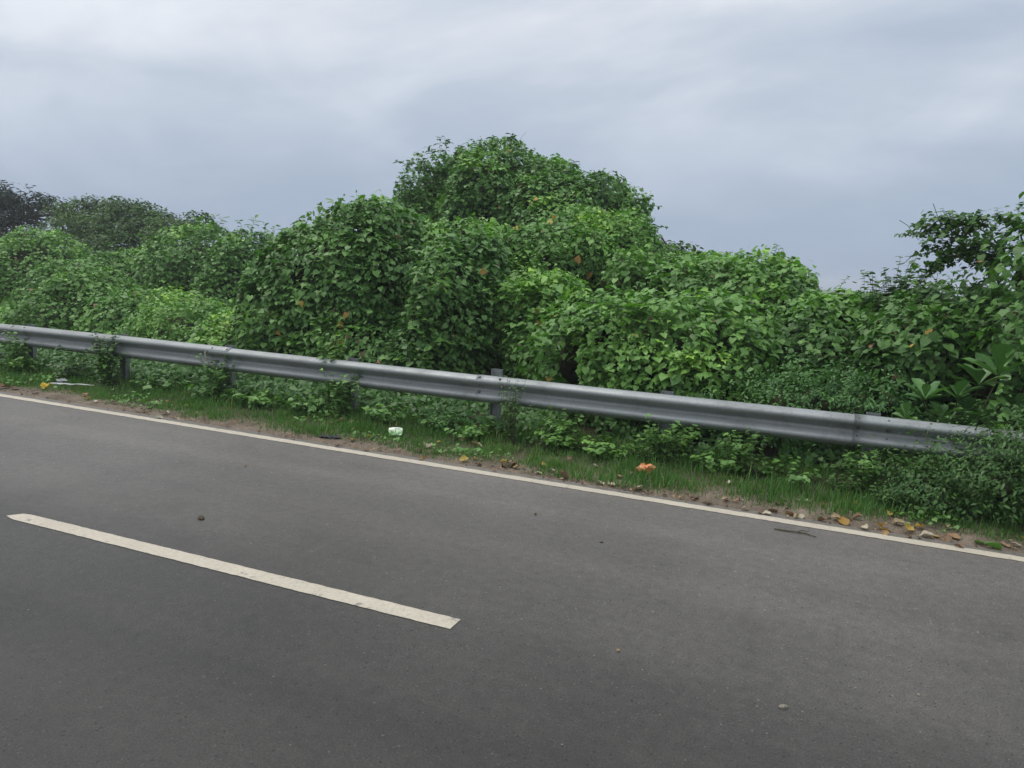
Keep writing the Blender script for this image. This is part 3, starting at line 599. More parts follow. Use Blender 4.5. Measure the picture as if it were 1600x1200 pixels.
tendrils(thing_of('towering'), [(800, 222, -.5, 1, 16), (815, 225, .3, 1, 22), (970, 290, .2, 1, 20), (1005, 330, .4, -.9, 26)])

# ------------------------------------------------------------------ right-hand tree: trunk, limbs, airy sprays
a = thing_of('vine-draped'); rng = a['rng']; base = a['base']
tb = at(1600, 560, 9.75); mb = MB(); mb.tube([[tb[0], 9.75, -.4], [tb[0]+.03, 9.72, .6], [tb[0]-.05, 9.75, 1.4], [tb[0]-.02, 9.8, 2.3]], [.11, .09, .07, .04], 8)
obj('trunk', mb.mesh('trunk', G['bark'], base, True), a['root'])
Lv = Leaves()
for px0, py0, px1, py1, n_, in ((1560, 420, 1462, 372, 60), (1545, 400, 1440, 400, 45), (1560, 380, 1480, 356, 50), (1560, 440, 1500, 400, 45), (1530, 400, 1455, 425, 40), (1510, 375, 1432, 372, 40), (1520, 370, 1448, 352, 44), (1500, 400, 1440, 440, 30), (1550, 365, 1510, 352, 36), (1560, 450, 1540, 400, 30), (1600, 380, 1570, 345, 40), (1590, 420, 1530, 380, 40)):
    p0, p1 = at(px0, py0, 9.75), at(px1, py1, 9.7+rng.uniform(-.3, .3)); t = np.linspace(0, 1, 9)[:, None]
    P = p0+(p1-p0)*t + np.array([0, 0, 1])*.10*np.sin(t*math.pi) + rng.normal(0, .012, (9, 3))
    mb = MB(); mb.tube(P, np.linspace(.010, .003, 9), 5, False); br = obj('branch', mb.mesh('branch', G['twig'], base), a['root'])
    u = rng.uniform(.15, 1.03, n_); q = np.stack([np.interp(u, t[:, 0], P[:, k]) for k in range(3)], -1) + rng.normal(0, .055, (n_, 3))
    Lv.add(q, rng.normal(0, .6, (n_, 3))+np.array([0, 0, .8]), rng.normal(0, 1, (n_, 3))+np.array([-.3, 0, -.4]), rng.uniform(.035, .075, n_), rng.uniform(.1, .7, n_))
    for k in range(11):
        uu = rng.uniform(.2, 1); p = np.array([np.interp(uu, t[:, 0], P[:, c]) for c in range(3)])
        m2 = MB(); sprig(Lv, m2, p, (p1-p0)/np.linalg.norm(p1-p0)+rng.normal(0, .7, 3), rng.uniform(.12, .28), 9, .055, rng, .35, .1, .003)
        obj('twig', m2.mesh('twig', G['twig'], base), br)
tag(obj('twig_leaves', leaf_mesh('twig_leaves', Lv.get(), 'heart', G['shrub'], base, rng), a['root']), kind='stuff')
for path in ([(1448, 352), (1435, 375), (1418, 352), (1405, 344)], [(1470, 352), (1464, 335), (1458, 318)], [(1455, 430), (1475, 452), (1510, 448)], [(1440, 395), (1425, 400), (1412, 412)]):
    P = np.array([at(x, y, 9.7) for x, y in path]); mb = MB(); mb.tube(P, .0035, 4, False); obj('tendril', mb.mesh('tendril', G['twig'], base), a['root'])
# big smooth leaves at the frame's edge
for px, py, s_, tx, tz in ((1592, 462, .22, .5, -1), (1588, 525, .20, 1, -.35), (1560, 548, .2, -.2, 1), (1578, 560, .22, .3, 1), (1545, 560, .18, -.5, 1)):
    p = at(px, py, 9.0 if px > 1540 else 9.5); place_leaf(a['root'], base, p, norm(norm(CAM-p)+np.array([0, 0, .5])+rng.normal(0, .15, 3)), tx*cr+tz*cu, s_, 'heart', 'broad' if px > 1540 else 'vine', rng)

# ------------------------------------------------------------------ free-standing plants
def bush(name, label, cat, base, h, spread, nst, nl, ls, kind, mat, seed, group=None, lean=(0, 0), r0=.35, rad=.006, droop=.2):
    rng = np.random.default_rng(seed); base = np.asarray(base, float); root = empty(name, base, label, cat, group); Lv = Leaves(); mb = MB()
    for i in range(nst):
        an = rng.random()*6.28; s_ = spread*rng.random()**.6
        d = np.array([math.cos(an)*s_+lean[0], math.sin(an)*s_+lean[1], h]); L_ = np.linalg.norm(d)*rng.uniform(.6, 1.05)
        sprig(Lv, mb, base+np.array([rng.normal(0, spread*.12), rng.normal(0, spread*.12), -.04]), d, L_, nl, ls, rng, r0, droop*rng.uniform(.2, 1.3), rad, .15)
    obj('stems', mb.mesh('stems', G['twig'], base), root)
    tag(obj('leaf_mass', leaf_mesh('leaf_mass', Lv.get(), kind, G[mat], base, rng), root), kind='stuff')
    return root
p = at(1400, 500, 10.9); bush('shrub', 'young upright shrub with rounded leaves against the sky beside the airy branches', 'shrub', (p[0], p[1], 1.05), 1.34, .46, 46, 30, .085, 'heart', 'shrub', 31, droop=.05)
p = at(1440, 470, 10.6); bush('shrub', 'small twiggy shrub growing under the airy branches of the right-hand tree', 'shrub', (p[0], p[1], 1.1), 1.15, .42, 26, 18, .065, 'heart', 'fern', 32, droop=.05)
# broad-leaved plant with rosettes behind the rail's right end
bp_ = at(1490, 690, 8.75); base = np.array([bp_[0], 8.75, 0.0])
root = empty('broad_leaved_plant', base, 'plant with large paddle-shaped pale leaves behind the right end of the guardrail', 'plant'); rng = np.random.default_rng(33)
for px, py, n_, s_ in ((1445, 622, 9, .25), (1496, 620, 9, .24), (1415, 652, 8, .18), (1470, 652, 8, .22), (1515, 640, 8, .25), (1530, 600, 9, .30), (1560, 585, 9, .36), (1590, 640, 8, .30), (1455, 676, 8, .18), (1540, 660, 8, .25), (1600, 575, 8, .34), (1500, 670, 7, .19)):
    p = at(px, py, 8.55+rng.uniform(-.12, .15)); mb = MB(); b2 = base+np.array([rng.normal(0, .08), rng.normal(0, .05), -.05])
    t = np.linspace(0, 1, 6)[:, None]; P = b2+(p-b2)*t+np.array([0, 0, .1])*np.sin(t*3.14)-np.array([0, 0, .03])
    mb.tube(P, np.linspace(.012, .006, 6), 5, False); br = obj('branch', mb.mesh('branch', G['twig'], base, True), root)
    for k in range(n_):
        an = k*2.4+rng.random()*.6; e_ = .25+.9*k/n_
        t_ = np.array([math.cos(an)*math.cos(e_), math.sin(an)*math.cos(e_), math.sin(e_)])
        nn = np.array([-math.cos(an)*math.sin(e_), -math.sin(an)*math.sin(e_), math.cos(e_)])
        lf = place_leaf(br, base, p-np.array([0, 0, .02])*(n_-k)/n_, nn+rng.normal(0, .12, 3), t_, s_*rng.uniform(.75, 1.1), 'obov', 'broad', rng)
# weeds along and in front of the barrier
WEED = [  # px, py of the foot, Y or None (on the verge), height, spread, stems, leaves, leaf size, kind, material, label
 (800, 700, 7.92, .98, .20, 20, 18, .055, 'oval', 'shrub', 'slender dark weed standing in front of the guardrail, right of its middle post'),
 (165, 572, 7.88, .98, .26, 20, 18, .065, 'heart', 'shrub', 'leafy weed climbing over the guardrail face in its left third'),
 (105, 575, 7.9, .58, .40, 18, 14, .07, 'heart', 'shrub', 'spreading dark weed clump under the left stretch of the guardrail'),
 (30, 580, 7.9, .42, .4, 18, 14, .08, 'vine', 'vine', 'broad-leaved weed clump under the guardrail at the left edge'),
 (528, 640, 8.35, 1.28, .26, 24, 16, .075, 'vine', 'fresh', 'bright green weed sprouting over the top edge of the guardrail'),
 (690, 668, 7.95, .34, .32, 20, 14, .06, 'oval', 'fern', 'pale green feathery weed below the guardrail left of its middle post'),
 (730, 690, 7.75, .26, .35, 22, 14, .055, 'heart', 'vine', 'low leafy clump at the foot of the middle post'),
 (880, 690, 7.95, .36, .42, 22, 14, .07, 'vine', 'vine', 'low vine clump under the guardrail right of the slender weed'),
 (950, 712, 7.9, .3, .4, 20, 14, .065, 'heart', 'vine', 'low tangle of small vine leaves under the guardrail left of the orange wrapper'),
 (600, 650, 8.0, .3, .4, 20, 14, .07, 'vine', 'vine_dark', 'dark vine clump beneath the guardrail above the snack packet'),
 (480, 635, 7.95, .30, .45, 22, 14, .075, 'vine', 'vine_dark', 'dark broad-leaved clump beneath the guardrail below the bright sprout'),
 (400, 625, 7.9, .26, .45, 22, 14, .07, 'vine', 'vine', 'low weed clump on the grass left of the brown leaf cluster'),
 (340, 610, 8.0, .3, .4, 18, 14, .075, 'heart', 'vine_dark', 'dark clump beneath the guardrail where the vine strand hangs'),
 (250, 595, 8.05, .3, .45, 18, 14, .07, 'heart', 'vine_dark', 'shaded weed clump under the guardrail right of the climbing weed'),
 (1120, 735, 7.95, .28, .45, 20, 14, .06, 'heart', 'vine_dark', 'shaded clump under the guardrail right of the orange wrapper'),
 (1230, 745, 7.95, .3, .45, 20, 14, .055, 'heart', 'vine_dark', 'shaded clump under the guardrail halfway to the right-hand bush'),
 (1320, 760, 7.9, .3, .4, 20, 14, .05, 'oval', 'shrub', 'dim weed clump next to the rightmost post in view'),
 (1395, 790, 7.55, .30, .22, 16, 13, .06, 'oval', 'shrub', 'light-tipped weed at the left foot of the right-hand bush'),
 (1050, 695, 8.4, .4, .4, 18, 14, .07, 'vine', 'vine', 'vine clump behind the guardrail under the pale-leaved mound'),
 (1450, 720, 7.93, .66, .28, 20, 16, .055, 'oval', 'shrub', 'leafy shoots reaching over the guardrail out of the right-hand bush'),
]
for k, (dx_, wd) in enumerate(((0, 'first'), (0, 'second'), (0, 'third'), (0, 'fourth'), (0, 'fifth'), (0, 'sixth'), (0, 'seventh'))):
    xw = -3.66-2.0375*(k+1)+.05; wx, wy = pix(np.array([xw, 7.98, .1]))
    WEED.append((wx, wy, 7.95, .72, .30, 26, 16, .062, 'heart', 'vine_dark', 'weed tuft hiding the %s guardrail post left of the middle post' % wd))
for xw, wd in ((-2.75, 'between the middle post and the next one right'), (-.75, 'left of the foam scrap by the post'), (.9, 'right of the rightmost post in view'), (-1.62, 'in front of the post above the orange wrapper'), (.42, 'in front of the rightmost post in view')):
    wx, wy = pix(np.array([xw, 7.96, .1])); WEED.append((wx, wy, 7.96, .56, .34, 26, 15, .055, 'vine', 'vine_dark', 'shaded weed tuft under the guardrail '+wd))
for i, (px, py, Y, h_, sp_, ns, nl, ls, kd, mt, lb) in enumerate(WEED):
    p = at(px, py, Y); z0 = float(vergez(np.array([p[0]]), np.array([Y]))[0])
    bush('weed', lb, 'weed', (p[0], Y, z0), h_, sp_, ns, nl, ls, kd, mt, 200+i, 'weeds along the guardrail', lean=(0, -.22) if h_ > 1.1 else (0, 0), r0=.32, rad=.004)
# a hanging vine strand over the rail
rng = np.random.default_rng(41); P = np.array([at(330, 535, 8.35), at(324, 543, 8.12), at(320, 552, 8.02), at(322, 562, 8.03), at(330, 570, 8.02), at(336, 578, 8.02)]); base = np.array([P[0][0], 8.3, 0.])
root = empty('vine_strand', base, 'thin dry vine strand hanging over the guardrail in its left third', 'vine'); mb = MB(); mb.tube(P, [.012, .011, .009, .007, .005, .003], 5); obj('stem', mb.mesh('stem', G['straw'], base, True), root)
for k in range(16):
    p = P[0]+rng.normal(0, .12, 3)*np.array([1, .4, .3])+np.array([0, 0, .03]); place_leaf(root, base, p, np.array([0, -.4, 1.])+rng.normal(0, .3, 3), rng.normal(0, 1, 3), rng.uniform(.06, .1), 'vine', 'fresh', rng)

# ------------------------------------------------------------------ creeping ground cover under and behind the rail
rng = np.random.default_rng(51); n = 40000
X = rng.uniform(-26, 6, n); Y = 7.75+rng.beta(1.3, 1.6, n)*2.6
den = n2d(X, Y, .7, 31); ok = (den + .35*np.clip((Y-8.1)/.5, -1, .8) - .18*np.clip((X+2)/2, 0, 1) > .52) & (Y > 7.66+.5*n2d(X, Y, .9, 33)); X, Y = X[ok], Y[ok]
H = vergez(X, Y) + rng.random(len(X))*(.06+.30*n2d(X, Y, .6, 32)*np.clip((Y-7.6)/.5, .1, 1))
m = len(X); A = [np.stack([X, Y, H], -1), rng.normal(0, .55, (m, 3))+np.array([0, -.45, .9]), rng.normal(0, 1, (m, 3))+np.array([0, -.5, -.2]), rng.uniform(.04, .085, m), np.clip(-.15+.7*n2d(X, Y, .5, 34)*rng.random(m)+.15*rng.random(m), 0, 1)]  # leaf tones lowered to paint in the shade under the rail
tag(obj('ground_cover', leaf_mesh('ground_cover', A, 'vine_low', G['vine_dark'], (0, 0, 0), rng)), 'creeping leafy ground cover beneath and behind the guardrail', 'ground cover', None, 'stuff')
n = 9000; X = rng.uniform(-22, 4.5, n); Y = rng.uniform(7.05, 8.1, n); ok = n2d(X, Y, .45, 36) > .66; X, Y = X[ok], Y[ok]; m = len(X)
A = [np.stack([X, Y, vergez(X, Y)+rng.uniform(.01, .09, m)], -1), rng.normal(0, .4, (m, 3))+np.array([0, -.2, 1]), rng.normal(0, 1, (m, 3))+np.array([0, -.3, .1]), rng.uniform(.02, .055, m), np.clip(.6*n2d(X, Y, .5, 37)+.3*rng.random(m), 0, 1)]
tag(obj('verge_herbs', leaf_mesh('verge_herbs', A, 'heart_low', G['vine_dark'], (0, 0, 0), rng)), 'patches of small round-leaved herbs growing through the verge grass', 'ground cover', None, 'stuff')
# ------------------------------------------------------------------ grass
n = 130000; X = np.concatenate([rng.uniform(-14, 4.2, int(n*.75)), rng.uniform(-30, -12, n-int(n*.75))]); Y = rng.uniform(6.9, 8.7, n)
edge = 6.86+.44*(n2d(X, X*0, .8, 41)-.35)+.16*(n2d(X, X*0, .22, 42)-.5)+.20*np.clip((-6-X)/4, 0, 1.4)+.05*np.clip(X, 0, 3)
pr = np.clip((Y-edge)/.2, 0, 1)*np.clip(.05+1.5*n2d(X, Y, .3, 43), 0, 1); ok = rng.random(n) < pr; X, Y = X[ok], Y[ok]; m = len(X)
hh = rng.uniform(.025, .085, m)*(.35+1.3*n2d(X, Y, .3, 44)**1.4)*(1+1.1*(rng.random(m) > .96))*np.clip((Y-edge[ok])/.3+.45, .4, 1.2)
an = rng.uniform(0, 6.28, m); d = np.stack([np.cos(an), np.sin(an), np.zeros(m)], -1); lean = rng.uniform(.1, .75, m)[:, None]
P0 = np.stack([X, Y, vergez(X, Y)-.005], -1); wv = np.stack([-np.sin(an), np.cos(an), np.zeros(m)], -1)*rng.uniform(.0025, .005, m)[:, None]
up = np.array([0, 0, 1.]); mid = P0+hh[:, None]*(.6*up+.3*lean*d); tip = P0+hh[:, None]*(1.0*up+lean*d)
V = np.stack([P0-wv, P0+wv, mid-wv*.75, mid+wv*.75, tip], 1).reshape(-1, 3); T = (np.array([(0, 1, 3), (0, 3, 2), (2, 3, 4)])[None]+(np.arange(m)*5)[:, None, None]).reshape(-1, 3)
rr = np.clip(.15+.5*n2d(X, Y, .5, 45)+.25*rng.random(m)+.5*(rng.random(m) > .965), 0, 1)
tag(obj('grass', mesh_np('grass', V, T, G['grass'], np.repeat(rr, 5))), 'short green grass on the verge between road and guardrail', 'grass', None, 'stuff')
# crumbs, broken leaf bits and small twigs strewn along the edge of the asphalt
n = 2600; X = rng.uniform(-20, 4, n); Y = 6.80+np.abs(rng.normal(0, .17, n)) + .10*np.clip((-5-X)/4, 0, 1)*rng.random(n); cl_ = n2d(X, Y, .5, 52); ok = rng.random(n) < np.clip(cl_*1.9-.5, .03, 1); X, Y = X[ok], Y[ok]; m = len(X)
A = [np.stack([X, Y, np.maximum(vergez(X, Y), 0.002)+.006], -1), rng.normal(0, .35, (m, 3))+up, rng.normal(0, 1, (m, 3))*np.array([1, 1, .2]), rng.uniform(.012, .05, m), rng.random(m)**1.5]
tag(obj('leaf_litter', leaf_mesh('leaf_litter', A, 'small', G['dry'], (0, 0, 0), rng)), 'brown crumbs and leaf scraps strewn along the asphalt edge', 'leaf litter', None, 'stuff')

# ------------------------------------------------------------------ fallen leaves, one by one
def fallen(px, py, s, mat, label, group=None, r=None, z=.02, flat=.3):
    p = onground(px, py, 0.03)
    if p[1] > 6.9: p = onground(px, py, float(vergez(np.array([p[0]]), np.array([p[1]]))[0])+z)
    else: p = onground(px, py, .008)
    key = ('curl', mat)
    if key not in UNIT:
        UNIT[key] = []
        for i in range(8):
            q = np.random.default_rng(90+i); u, v = np.meshgrid(np.linspace(0, 1, 7), np.linspace(-1, 1, 7), indexing='ij')
            w = .42*np.sin(np.pi*np.clip(u, .0, 1))**.7*(1-.35*u)+.02; ww = w*(1+.18*np.cos(u*9))
            Yv = v*ww; c1, c2 = q.uniform(.2, .9), q.uniform(-.5, .6); Z = c1*.5*Yv**2/.2 + c2*.35*(u-.5)**2*2 + .10*(noise(np.stack([u*3+i*7, v*2, u*0], -1), i)-.5)
            V = np.stack([u-.5, Yv, Z-Z.min()], -1).reshape(-1, 3); ii = np.arange(6)[:, None]*7+np.arange(6)[None]; T = np.stack([ii, ii+7, ii+8, ii+1], -1).reshape(-1, 4)
            me = mesh_np('fallen_leaf', V, T, G[mat], np.full(49, (i+.5)/8), True); UNIT[key].append(me)
    me = UNIT[key][int((rng.random() if r is None else r)*7.99)]
    o = obj('fallen_leaf', me); o.location = p; s *= .82; o.scale = (s, s, s); o.rotation_euler = (rng.normal(0, flat), rng.normal(0, flat), rng.uniform(0, 6.28))
    return tag(o, label, 'fallen leaf', group)
for px, py, s, mt, r, lb in (
 (725, 718, .13, 'yellow', .9, 'bright yellow fallen leaf at the road edge below the two pinkish leaves'), (724, 686, .15, 'dry', .62, 'pinkish curled dry leaf standing in the grass, left of a pair'), (743, 694, .15, 'dry', .9, 'pinkish curled dry leaf in the grass, right of a pair'),
 (667, 697, .17, 'palelitter', .4, 'large pale grey-green dead leaf on the verge between packet and yellow leaf'), (655, 704, .14, 'palelitter', .1, 'pale dead leaf lying at the asphalt edge beside the large grey-green one'),
 (534, 658, .14, 'dry', .5, 'brown leaf at the left of the cluster in the grass'), (548, 660, .13, 'dry', .6, 'orange-brown leaf in the middle of the cluster in the grass'), (560, 656, .12, 'dry', .95, 'pale brown leaf at the right of the cluster in the grass'),
 (222, 628, .16, 'vine_dark', .5, 'green fallen leaf at the grass edge in the left part of the verge'), (552, 687, .10, 'yellow', .3, 'small yellow leaf by the black rag'), (1318, 816, .15, 'yellow', .2, 'orange-yellow curled leaf beside the edge line near the twig'),
 (1380, 822, .13, 'yellow', .3, 'left leaf of the yellow pair right of the twig'), (1384, 828, .12, 'yellow', .6, 'right leaf of the yellow pair right of the twig'), (1419, 826, .13, 'yellow', .7, 'broad yellow leaf beside the edge line, second cluster from the right'), (1437, 823, .11, 'yellow', .5, 'small yellow leaf right of the broad yellow one'),
 (1404, 817, .13, 'dry', .9, 'pale tan leaf leaning in the grass above the yellow leaves'), (1388, 802, .10, 'yellow', 1, 'upright pale yellow leaf in the grass above the yellow pair'), (1490, 840, .13, 'dry', .75, 'orange leaf beside the edge line in front of the right-hand bush'), (1480, 843, .12, 'dry', .4, 'brown leaf touching the orange one in front of the right-hand bush'),
 (1448, 838, .14, 'palelitter', .5, 'pale crumpled leaf on the asphalt edge left of the orange leaf'), (1552, 855, .17, 'vine_dark', .5, 'large green fallen leaf near the right edge by the edge line'), (1570, 852, .13, 'dry', .6, 'orange-brown leaf right of the large green fallen leaf'), (1530, 848, .13, 'vine_dark', .6, 'dark green fallen leaf left of the large green one'),
 (1232, 803, .11, 'dry', .8, 'first of the tan leaves left of the twig'), (1245, 808, .11, 'dry', .95, 'yellowish tan leaf just above the twig'), (1208, 798, .11, 'dry', .6, 'orange-brown leaf at the edge line left of the twig'), (1340, 808, .11, 'dry', .4, 'brown leaf behind the orange-yellow curled leaf'), (1306, 808, .11, 'dry', .95, 'pale leaf standing behind the orange-yellow curled leaf'),
 (1350, 825, .12, 'palelitter', .8, 'pale pinkish leaf on the asphalt between the curled leaf and the pair'), (1285, 813, .11, 'dry', .5, 'brown leaf left of the orange-yellow curled leaf'), (879, 743, .16, 'dry', .45, 'flat brown leaf on bare soil right of the road middle'), (892, 718, .13, 'dry', .35, 'dark brown leaf in the grass above the flat brown one'),
 (938, 755, .11, 'palelitter', .9, 'cream leaf at the asphalt edge left of two pale ones'), (955, 757, .13, 'palelitter', .6, 'pale leaf at the asphalt edge, middle of three'), (998, 762, .12, 'palelitter', .2, 'pale pointed leaf at the asphalt edge, right of three'), (967, 744, .12, 'dry', .55, 'tan leaf half sunk in the grass below the orange wrapper'),
 (1141, 754, .09, 'palelitter', .9, 'small cream leaf in the grass right of the orange wrapper'), (1134, 780, .10, 'dry', .95, 'cream-yellow leaf at the edge line right of the orange wrapper'), (1108, 785, .11, 'palelitter', .7, 'pale leaf pressed on soil at the edge line'), (1085, 778, .13, 'dry', .2, 'dark brown leaf at the edge line below the orange wrapper'),
 (808, 730, .10, 'dry', .8, 'small tan leaf right of the bright yellow leaf'), (787, 722, .10, 'yellow', .4, 'small dull yellow leaf right of the bright yellow leaf'), (5, 605, .22, 'dry', .5, 'reddish brown dry leaf on the soil at the left edge'), (22, 607, .18, 'dry', .15, 'dark brown dry leaf on the soil at the left edge'), (55, 616, .12, 'dry', .1, 'dark curled leaf on the bare soil near the left edge line'),
 (133, 617, .14, 'dry', .75, 'orange-brown dry leaf at the grass edge right of the plastic strip'), (150, 627, .10, 'palelitter', .95, 'cream scrap-like leaf on bare soil at left'), (248, 652, .13, 'palelitter', .8, 'pale leaf lying across the edge line at left'), (258, 645, .13, 'palelitter', .5, 'pale leaf on the soil above the edge line at left'), (178, 629, .12, 'dry', .6, 'tan leaf on bare soil left of the green fallen leaf'),
 (1246, 782, .08, 'palelitter', .9, 'left of two small white petals-like leaves in the grass'), (1260, 783, .08, 'palelitter', 1, 'right of two small white petal-like leaves in the grass'), (1337, 786, .08, 'yellow', 1, 'small pale yellow leaf upright in the grass right of the white pair'),
 (966, 1016, .03, 'dry', .8, 'tiny tan leaf scrap on the open asphalt'), (836, 803, .05, 'dry', .7, 'tan leaf scrap on the asphalt below the edge line'), (383, 728, .05, 'dry', .9, 'cream leaf scrap on the asphalt left of the middle')):
    fallen(px, py, s, mt, lb, 'fallen leaves', r)
for i in range(90):                                # scattered small ones nobody could tell apart
    px = rng.uniform(0, 1600); py = 617+.1625*px - rng.uniform(3, 34)*(1+.35*rng.random()) - 2
    t_ = rng.random(); mt = 'dry' if t_ < .6 else ('palelitter' if t_ < .85 else 'yellow')
    where = 'left of the snack packet' if px < 600 else ('between the snack packet and the orange wrapper' if px < 990 else ('between the orange wrapper and the twig' if px < 1230 else 'right of the twig'))
    hue = {'dry': 'brown', 'palelitter': 'pale', 'yellow': 'yellow'}[mt]
    fallen(px, py, rng.uniform(.045, .095), mt, 'small %s withered leaf beside the edge line, %s' % (hue, where), 'small withered leaves')

# ------------------------------------------------------------------ litter and things on the road
def crumple(name, px, py, w, h, mat, label, cat, seed, tilt=.9, amp=.25, z=.03, yaw=.0, n=11, jag=.35):
    u, v = np.meshgrid(np.linspace(-1, 1, n), np.linspace(-1, 1, n), indexing='ij'); q = np.stack([u*2.3+seed, v*2.3, u*0], -1)
    d = (noise(q, seed)-.5)*2*amp*(w*h)**.5; puff = .06*min(w, h)*(1-u**2)*(1-v**2)
    def sheet(sg): return np.stack([u*w/2*(1-jag*v**2*(.4+noise(q*.8, seed+3))) + jag*.2*w*v*u, v*h/2*(1-jag*u**2*(.5+noise(q*.8, seed+4))), d+sg*puff], -1).reshape(-1, 3)
    ii = np.arange(n-1)[:, None]*n+np.arange(n-1)[None]; T = np.stack([ii, ii+n, ii+n+1, ii+1], -1).reshape(-1, 4)
    p0 = onground(px, py, .06); zz = float(vergez(np.array([p0[0]]), np.array([p0[1]]))[0]) if p0[1] > 6.86 else 0
    o = obj(name, mesh_np(name, np.concatenate([sheet(1), sheet(-1)]), np.concatenate([T, T[:, ::-1]+n*n]), mat, smooth=True)); o.location = onground(px, py, zz+z)
    o.rotation_euler = (tilt, 0, yaw+.35); return tag(o, label, cat)
crumple('snack_packet', 618, 674, .16, .10, G['packet'], 'pale green and white snack packet lying in the grass', 'packet', 3, 1.0, .10, .055, .1, 11, .10)
crumple('orange_wrapper', 1008, 732, .21, .13, G['orange'], 'crumpled orange wrapper in the grass below the guardrail', 'wrapper', 4, .65, .30, .05, .15, 15, .5)
crumple('foam_scrap', 1058, 702, .09, .09, G['foam'], 'white foam scrap in the shaded weeds above the orange wrapper', 'scrap', 5, .9, .35, .06)
crumple('yellow_scrap', 70, 603, .13, .10, G['yellowp'], 'crumpled yellow scrap on the soil near the left edge', 'scrap', 6, .6, .35, .05)
crumple('black_rag', 512, 682, .34, .13, G['black'], 'black rag flattened on the soil at the grass edge', 'rag', 7, .03, .10, .012, -.35, 21)
crumple('plastic_strip', 112, 600, .62, .045, G['plastic'], 'long pale plastic strip half buried in the grass at left', 'plastic', 8, .15, .05, .05, .05, 13)
crumple('plastic_scrap', 96, 594, .20, .08, G['plastic'], 'grey plastic scrap behind the long pale strip', 'plastic', 9, .5, .15, .06, -.3)
crumple('dark_litter_clump', 795, 726, .15, .08, G['clod'], 'dark matted clump on the soil right of the bright yellow leaf', 'litter', 10, .1, .4, .03)
def stone(px, py, s, mat, label, seed, name='pebble'):
    bm = bmesh.new(); bmesh.ops.create_icosphere(bm, subdivisions=2, radius=1); q = np.random.default_rng(seed); sc = np.array([1.25, .85, .6])
    for v in bm.verts: c = np.array(v.co); v.co = Vector(c*sc*(1+.5*(noise(c[None]*1.3+seed, seed)[0]-.5)))
    me = bpy.data.meshes.new(name); bm.to_mesh(me); bm.free(); me.materials.append(mat); o = obj(name, me); o.location = onground(px, py, s*.35); o.scale = (s, s, s); o.rotation_euler = (0, 0, q.random()*6); return tag(o, label, 'pebble')
stone(1224, 1104, .018, G['stone'], 'tan pebble on the near asphalt at lower right', 3)
stone(314, 809, .030, G['clod'], 'dark brown clod on the asphalt above the white dash', 4, 'dirt_clod')
stone(1435, 1085, .009, G['stone'], 'tiny pale stone on the near asphalt right of the tan pebble', 5)
stone(940, 847, .012, G['clod'], 'tiny dark chip on the asphalt near the middle', 6)
P = np.array([onground(1210, 826, .008), onground(1228, 829, .010), onground(1243, 831, .012), onground(1258, 833, .010), onground(1275, 839, .008)]); mb = MB(); mb.tube(P, [.005, .007, .006, .006, .004], 6); b2 = P[2]*np.array([1, 1, 0])
root = empty('fallen_twig', b2, 'dark crooked twig on the asphalt beside the edge line at right', 'twig'); obj('stem', mb.mesh('stem', G['clod'], b2), root)
mb = MB(); mb.tube([P[2], P[2]+np.array([.05, .04, .01]), P[2]+np.array([.1, .05, .004])], [.004, .003, .002], 5); obj('side_twig', mb.mesh('side_twig', G['clod'], b2), root)

# ------------------------------------------------------------------ distant trees
def tree(name, label, blobs, px, Y, seed, mat, leaf, dens, trunk_r, foot=-.8, gap=.42):
    rng = np.random.default_rng(seed); L_ = [lobe(*b) for b in blobs]; c0 = L_[0][0]; t0 = at(px, 400, Y); base = np.array([t0[0], Y, foot]); root = empty(name, base, label, 'tree', 'distant trees')
    mb = MB(); crot = np.array([t0[0], Y, max(1.0, c0[2]-L_[0][1][2]*1.1)]); mb.tube([base, (base*2+crot)/3+[.1, 0, 0], crot], [trunk_r*1.4, trunk_r, trunk_r*.85], 9)
    obj('trunk', mb.mesh('trunk', G['bark'], base, True), root)
    Lv = Leaves()
    for c, r in L_:
        mid = (crot+c)/2+rng.normal(0, .3, 3); mb = MB(); mb.tube([crot-[0, 0, .3], mid, c], [trunk_r*.6, trunk_r*.45, trunk_r*.2], 7, False); li = obj('limb', mb.mesh('limb', G['bark'], base, True), root)
        for k in range(6):
            e_ = c+norm(rng.normal(size=3)+[0, 0, .4])*r*.85; m2 = MB(); m2.tube([mid, (mid+e_)/2+rng.normal(0, .2, 3), e_], [trunk_r*.25, trunk_r*.16, trunk_r*.05], 5, False); obj('branch', m2.mesh('branch', G['bark'], base), li)
        vol = r.prod()*4.19; n = int(dens*vol**.8); d = norm(rng.normal(size=(n, 3)))*(rng.random(n)**.42)[:, None]; P = c+d*r*(1+.35*(noise((c+d*r)/1.1, seed)-.5))[:, None]
        keep = noise(P/.75, seed+5)*.65+noise(P/.3, seed+6)*.35 > gap; P = P[keep]; d = d[keep]; m = len(P)
        Lv.add(P, d*.6+np.array([0, 0, .8])+rng.normal(0, .4, (m, 3)), d*.6+rng.normal(0, .6, (m, 3))+np.array([0, 0, -.3]), leaf*rng.uniform(.6, 1.3, m), np.clip(.15+.7*noise(P/1.4, seed+9)*rng.random(m)+.1, 0, 1))
    tag(obj('crown', leaf_mesh('crown', Lv.get(), 'small', G[mat], base, rng), root), kind='stuff')
tree('spreading_tree', 'dark spreading tree at the far left against the sky', [(12, 312, 30, 50, 28, 2.3), (62, 320, 30, 28, 20, 1.8), (-50, 312, 30, 50, 34, 2.3), (20, 346, 29.5, 62, 18, 2), (88, 334, 30, 14, 12, 1.0), (10, 375, 29, 80, 22, 2)], 5, 30, 61, 'far_dark', .22, 330, .28, gap=.45)
